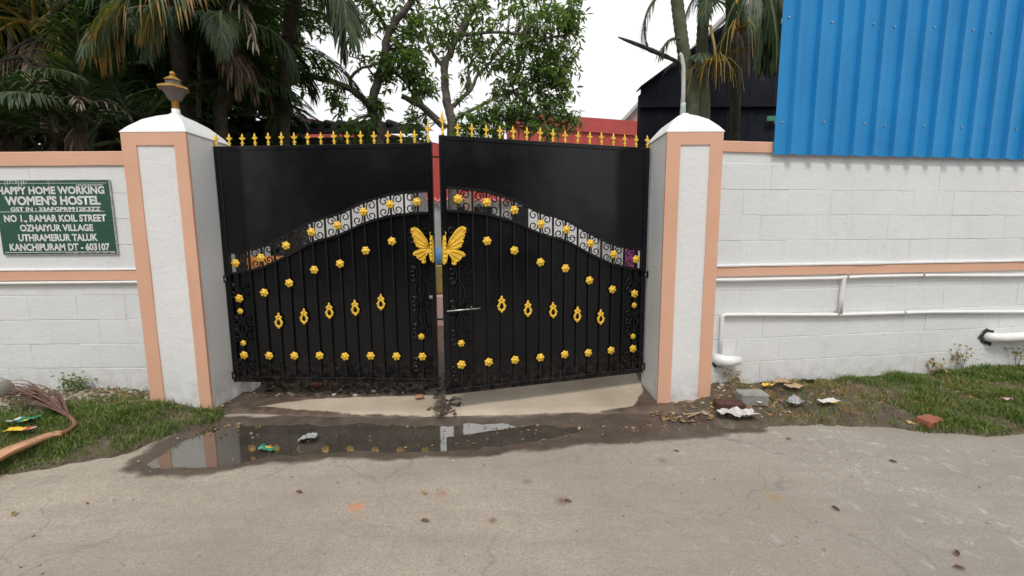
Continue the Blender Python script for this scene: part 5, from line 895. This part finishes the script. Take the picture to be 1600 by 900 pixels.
MB().tube(smooth_path(pts[4:], 5), [.016-.0004*i for i in range(26)][:len(smooth_path(pts[4:], 5))], 7).build('rachis', pm('brown_rachis', (.2, .09, .05), .7, .3, 20), fr, smooth=True)
mb = MB(); rg = random.Random(9); q0 = smooth_path([pts[7], pts[9]], 12)
ends = [Vector(p)-off for p in ((-3.820,3.083,0.250), (-3.800,3.109,0.200), (-3.894,3.109,0.160), (-3.785,3.069,0.150), (-3.730,3.135,0.220), (-3.532,2.911,0.140), (-3.463,3.103,0.200))]
for k in range(44):
    s_ = q0[rg.randrange(len(q0))]; e = ends[rg.randrange(6)].lerp(ends[rg.randrange(6)], rg.random())+Vector((rg.uniform(-.1, .1), rg.uniform(-.03, .03), rg.uniform(-.03, .05))); m_ = s_.lerp(e, .5)+Vector((0, rg.uniform(-.03, .03), rg.uniform(.02, .1))); mb.tube(smooth_path([s_, m_, e], 4), [.006, .0065, .006, .0055, .005, .005, .004, .003, .002], 4, cap=False, flat=.5)
for k in range(5): s_ = q0[2]; e = ends[6]+Vector((rg.uniform(-.02, .02), 0, rg.uniform(-.02, .02))); mb.tube([s_, s_.lerp(e, .5)+Vector((.01, 0, .0)), e], [.007, .008, .002], 4, cap=False)
mb.build('leaflets', pm('brown_dead_leaflets', (.16, .085, .06), .75, .4, 25), fr, smooth=True, fix=False)
# weeds at the wall foot
def weed(label, p, h, n, seed, side='R', mat_=None):
    rg = random.Random(seed); z0 = zat(p[0], p[1], side); r = thing('weed', label, 'plant', (p[0], p[1], z0), 0, 'weeds at the wall foot'); mb = MB(); C = []
    for k in range(n):
        a = rg.uniform(0, 6.28); e = Vector((math.cos(a)*h*.4, math.sin(a)*h*.15-.01, h*rg.uniform(.6, 1))); mb.tube([(0, 0, -.01), e*.5+Vector((.01, 0, .02)), e], [.003, .0025, .0015], 4, cap=False); C += [tuple(e*t) for t in (.5, .75, .95, 1.0)]
    mb.build('stem', pm('weed_stem', (.16, .13, .06), .8), r, fix=False); V, F = whorls(np.array(C), 4, .035, .009, np.random.default_rng(seed)); V = np.asarray(V); link('leaves', np_mesh('leaves', V, F, mat_ or M_straw), r)
wy = lambda x: 3.40+.139*(x-1.56)
for i, (px, h, n, lb) in enumerate(((1498, .22, 4, 'tallest spindly weed left of the far right drain pipe'), (1458, .13, 3, 'small sparse weed against the right wall'), (1582, .22, 3, 'reddish weed under the far right drain pipe'), (1140, .1, 3, 'low weed under the drain stub by the pillar'))):
    x = [(2.570,0.206)[0], (2.297,0.189)[0], (3.171,0.178)[0], (0.287,0.090)[0]][i]*math.cos(RW_A)+1.56; weed(lb, (x, wy(x)), h, n, 80+i)
weed('pale tuft against the signed wall above the gravel', ((-3.679,3.400,0.072)[0], 3.40), .12, 5, 91, 'L', M_grass); weed('pale tuft of weeds nearest the left pillar on the signed wall', ((-3.562,3.400,0.072)[0], 3.40), .10, 4, 92, 'L', M_grass)
# fallen leaves on the road
lm = MB(); lm.add([(0, -.03, .004), (.012, -.01, .009), (.010, .015, .012), (0, .035, .004), (-.011, .014, .012), (-.012, -.01, .008), (0, 0, .003)], [(0, 1, 6), (1, 2, 6), (2, 3, 6), (3, 4, 6), (4, 5, 6), (5, 0, 6)]); LM = [lm.mesh('fallen_leaf', pm('fallen_leaf_%d' % k, c, .8, .3, 40)) for k, c in enumerate(((.13, .06, .035), (.3, .19, .08), (.08, .05, .035)))]
for k, (p, rz, lb, m_) in enumerate((((1.588,1.940,-0.000), .4, 'dark curled leaf on the road below the red brick', 2), ((1.873,1.642,0.000), -.6, 'brown leaf at the lower right of the road', 0), ((1.804,1.563,0.000), 1.2, 'curled brown leaf nearest the bottom right corner', 0), ((2.257,2.372,0.000), 1.1, 'small dark leaf on the road right of centre', 2), ((1.828,2.665,0.000), 1.6, 'tan leaf near the road edge before the grass', 1), ((1.029,2.516,0.000), 1.4, 'yellowish leaf on the road just past the puddle end', 1), ((-1.136,2.106,0.000), 1.4, 'small brown leaf on the road below the puddle', 0), ((0.280,2.015,0.000), 1.3, 'reddish brown leaf on the middle of the road', 0), ((-0.419,1.870,0.000), 1.5, 'small reddish leaf near the bottom of the road', 0), ((-0.470,2.093,0.000), .9, 'tan leaf lying on the left road middle', 1), ((-2.461,1.942,0.000), .7, 'pale chip on the road at the left edge', 1))):
    o = link('fallen_leaf', LM[m_], None, (p[0], p[1], .004), (0, 0, rz), (.7, .7, 1.0)); tag(o, lb, 'leaf', 'fallen leaves on the road')
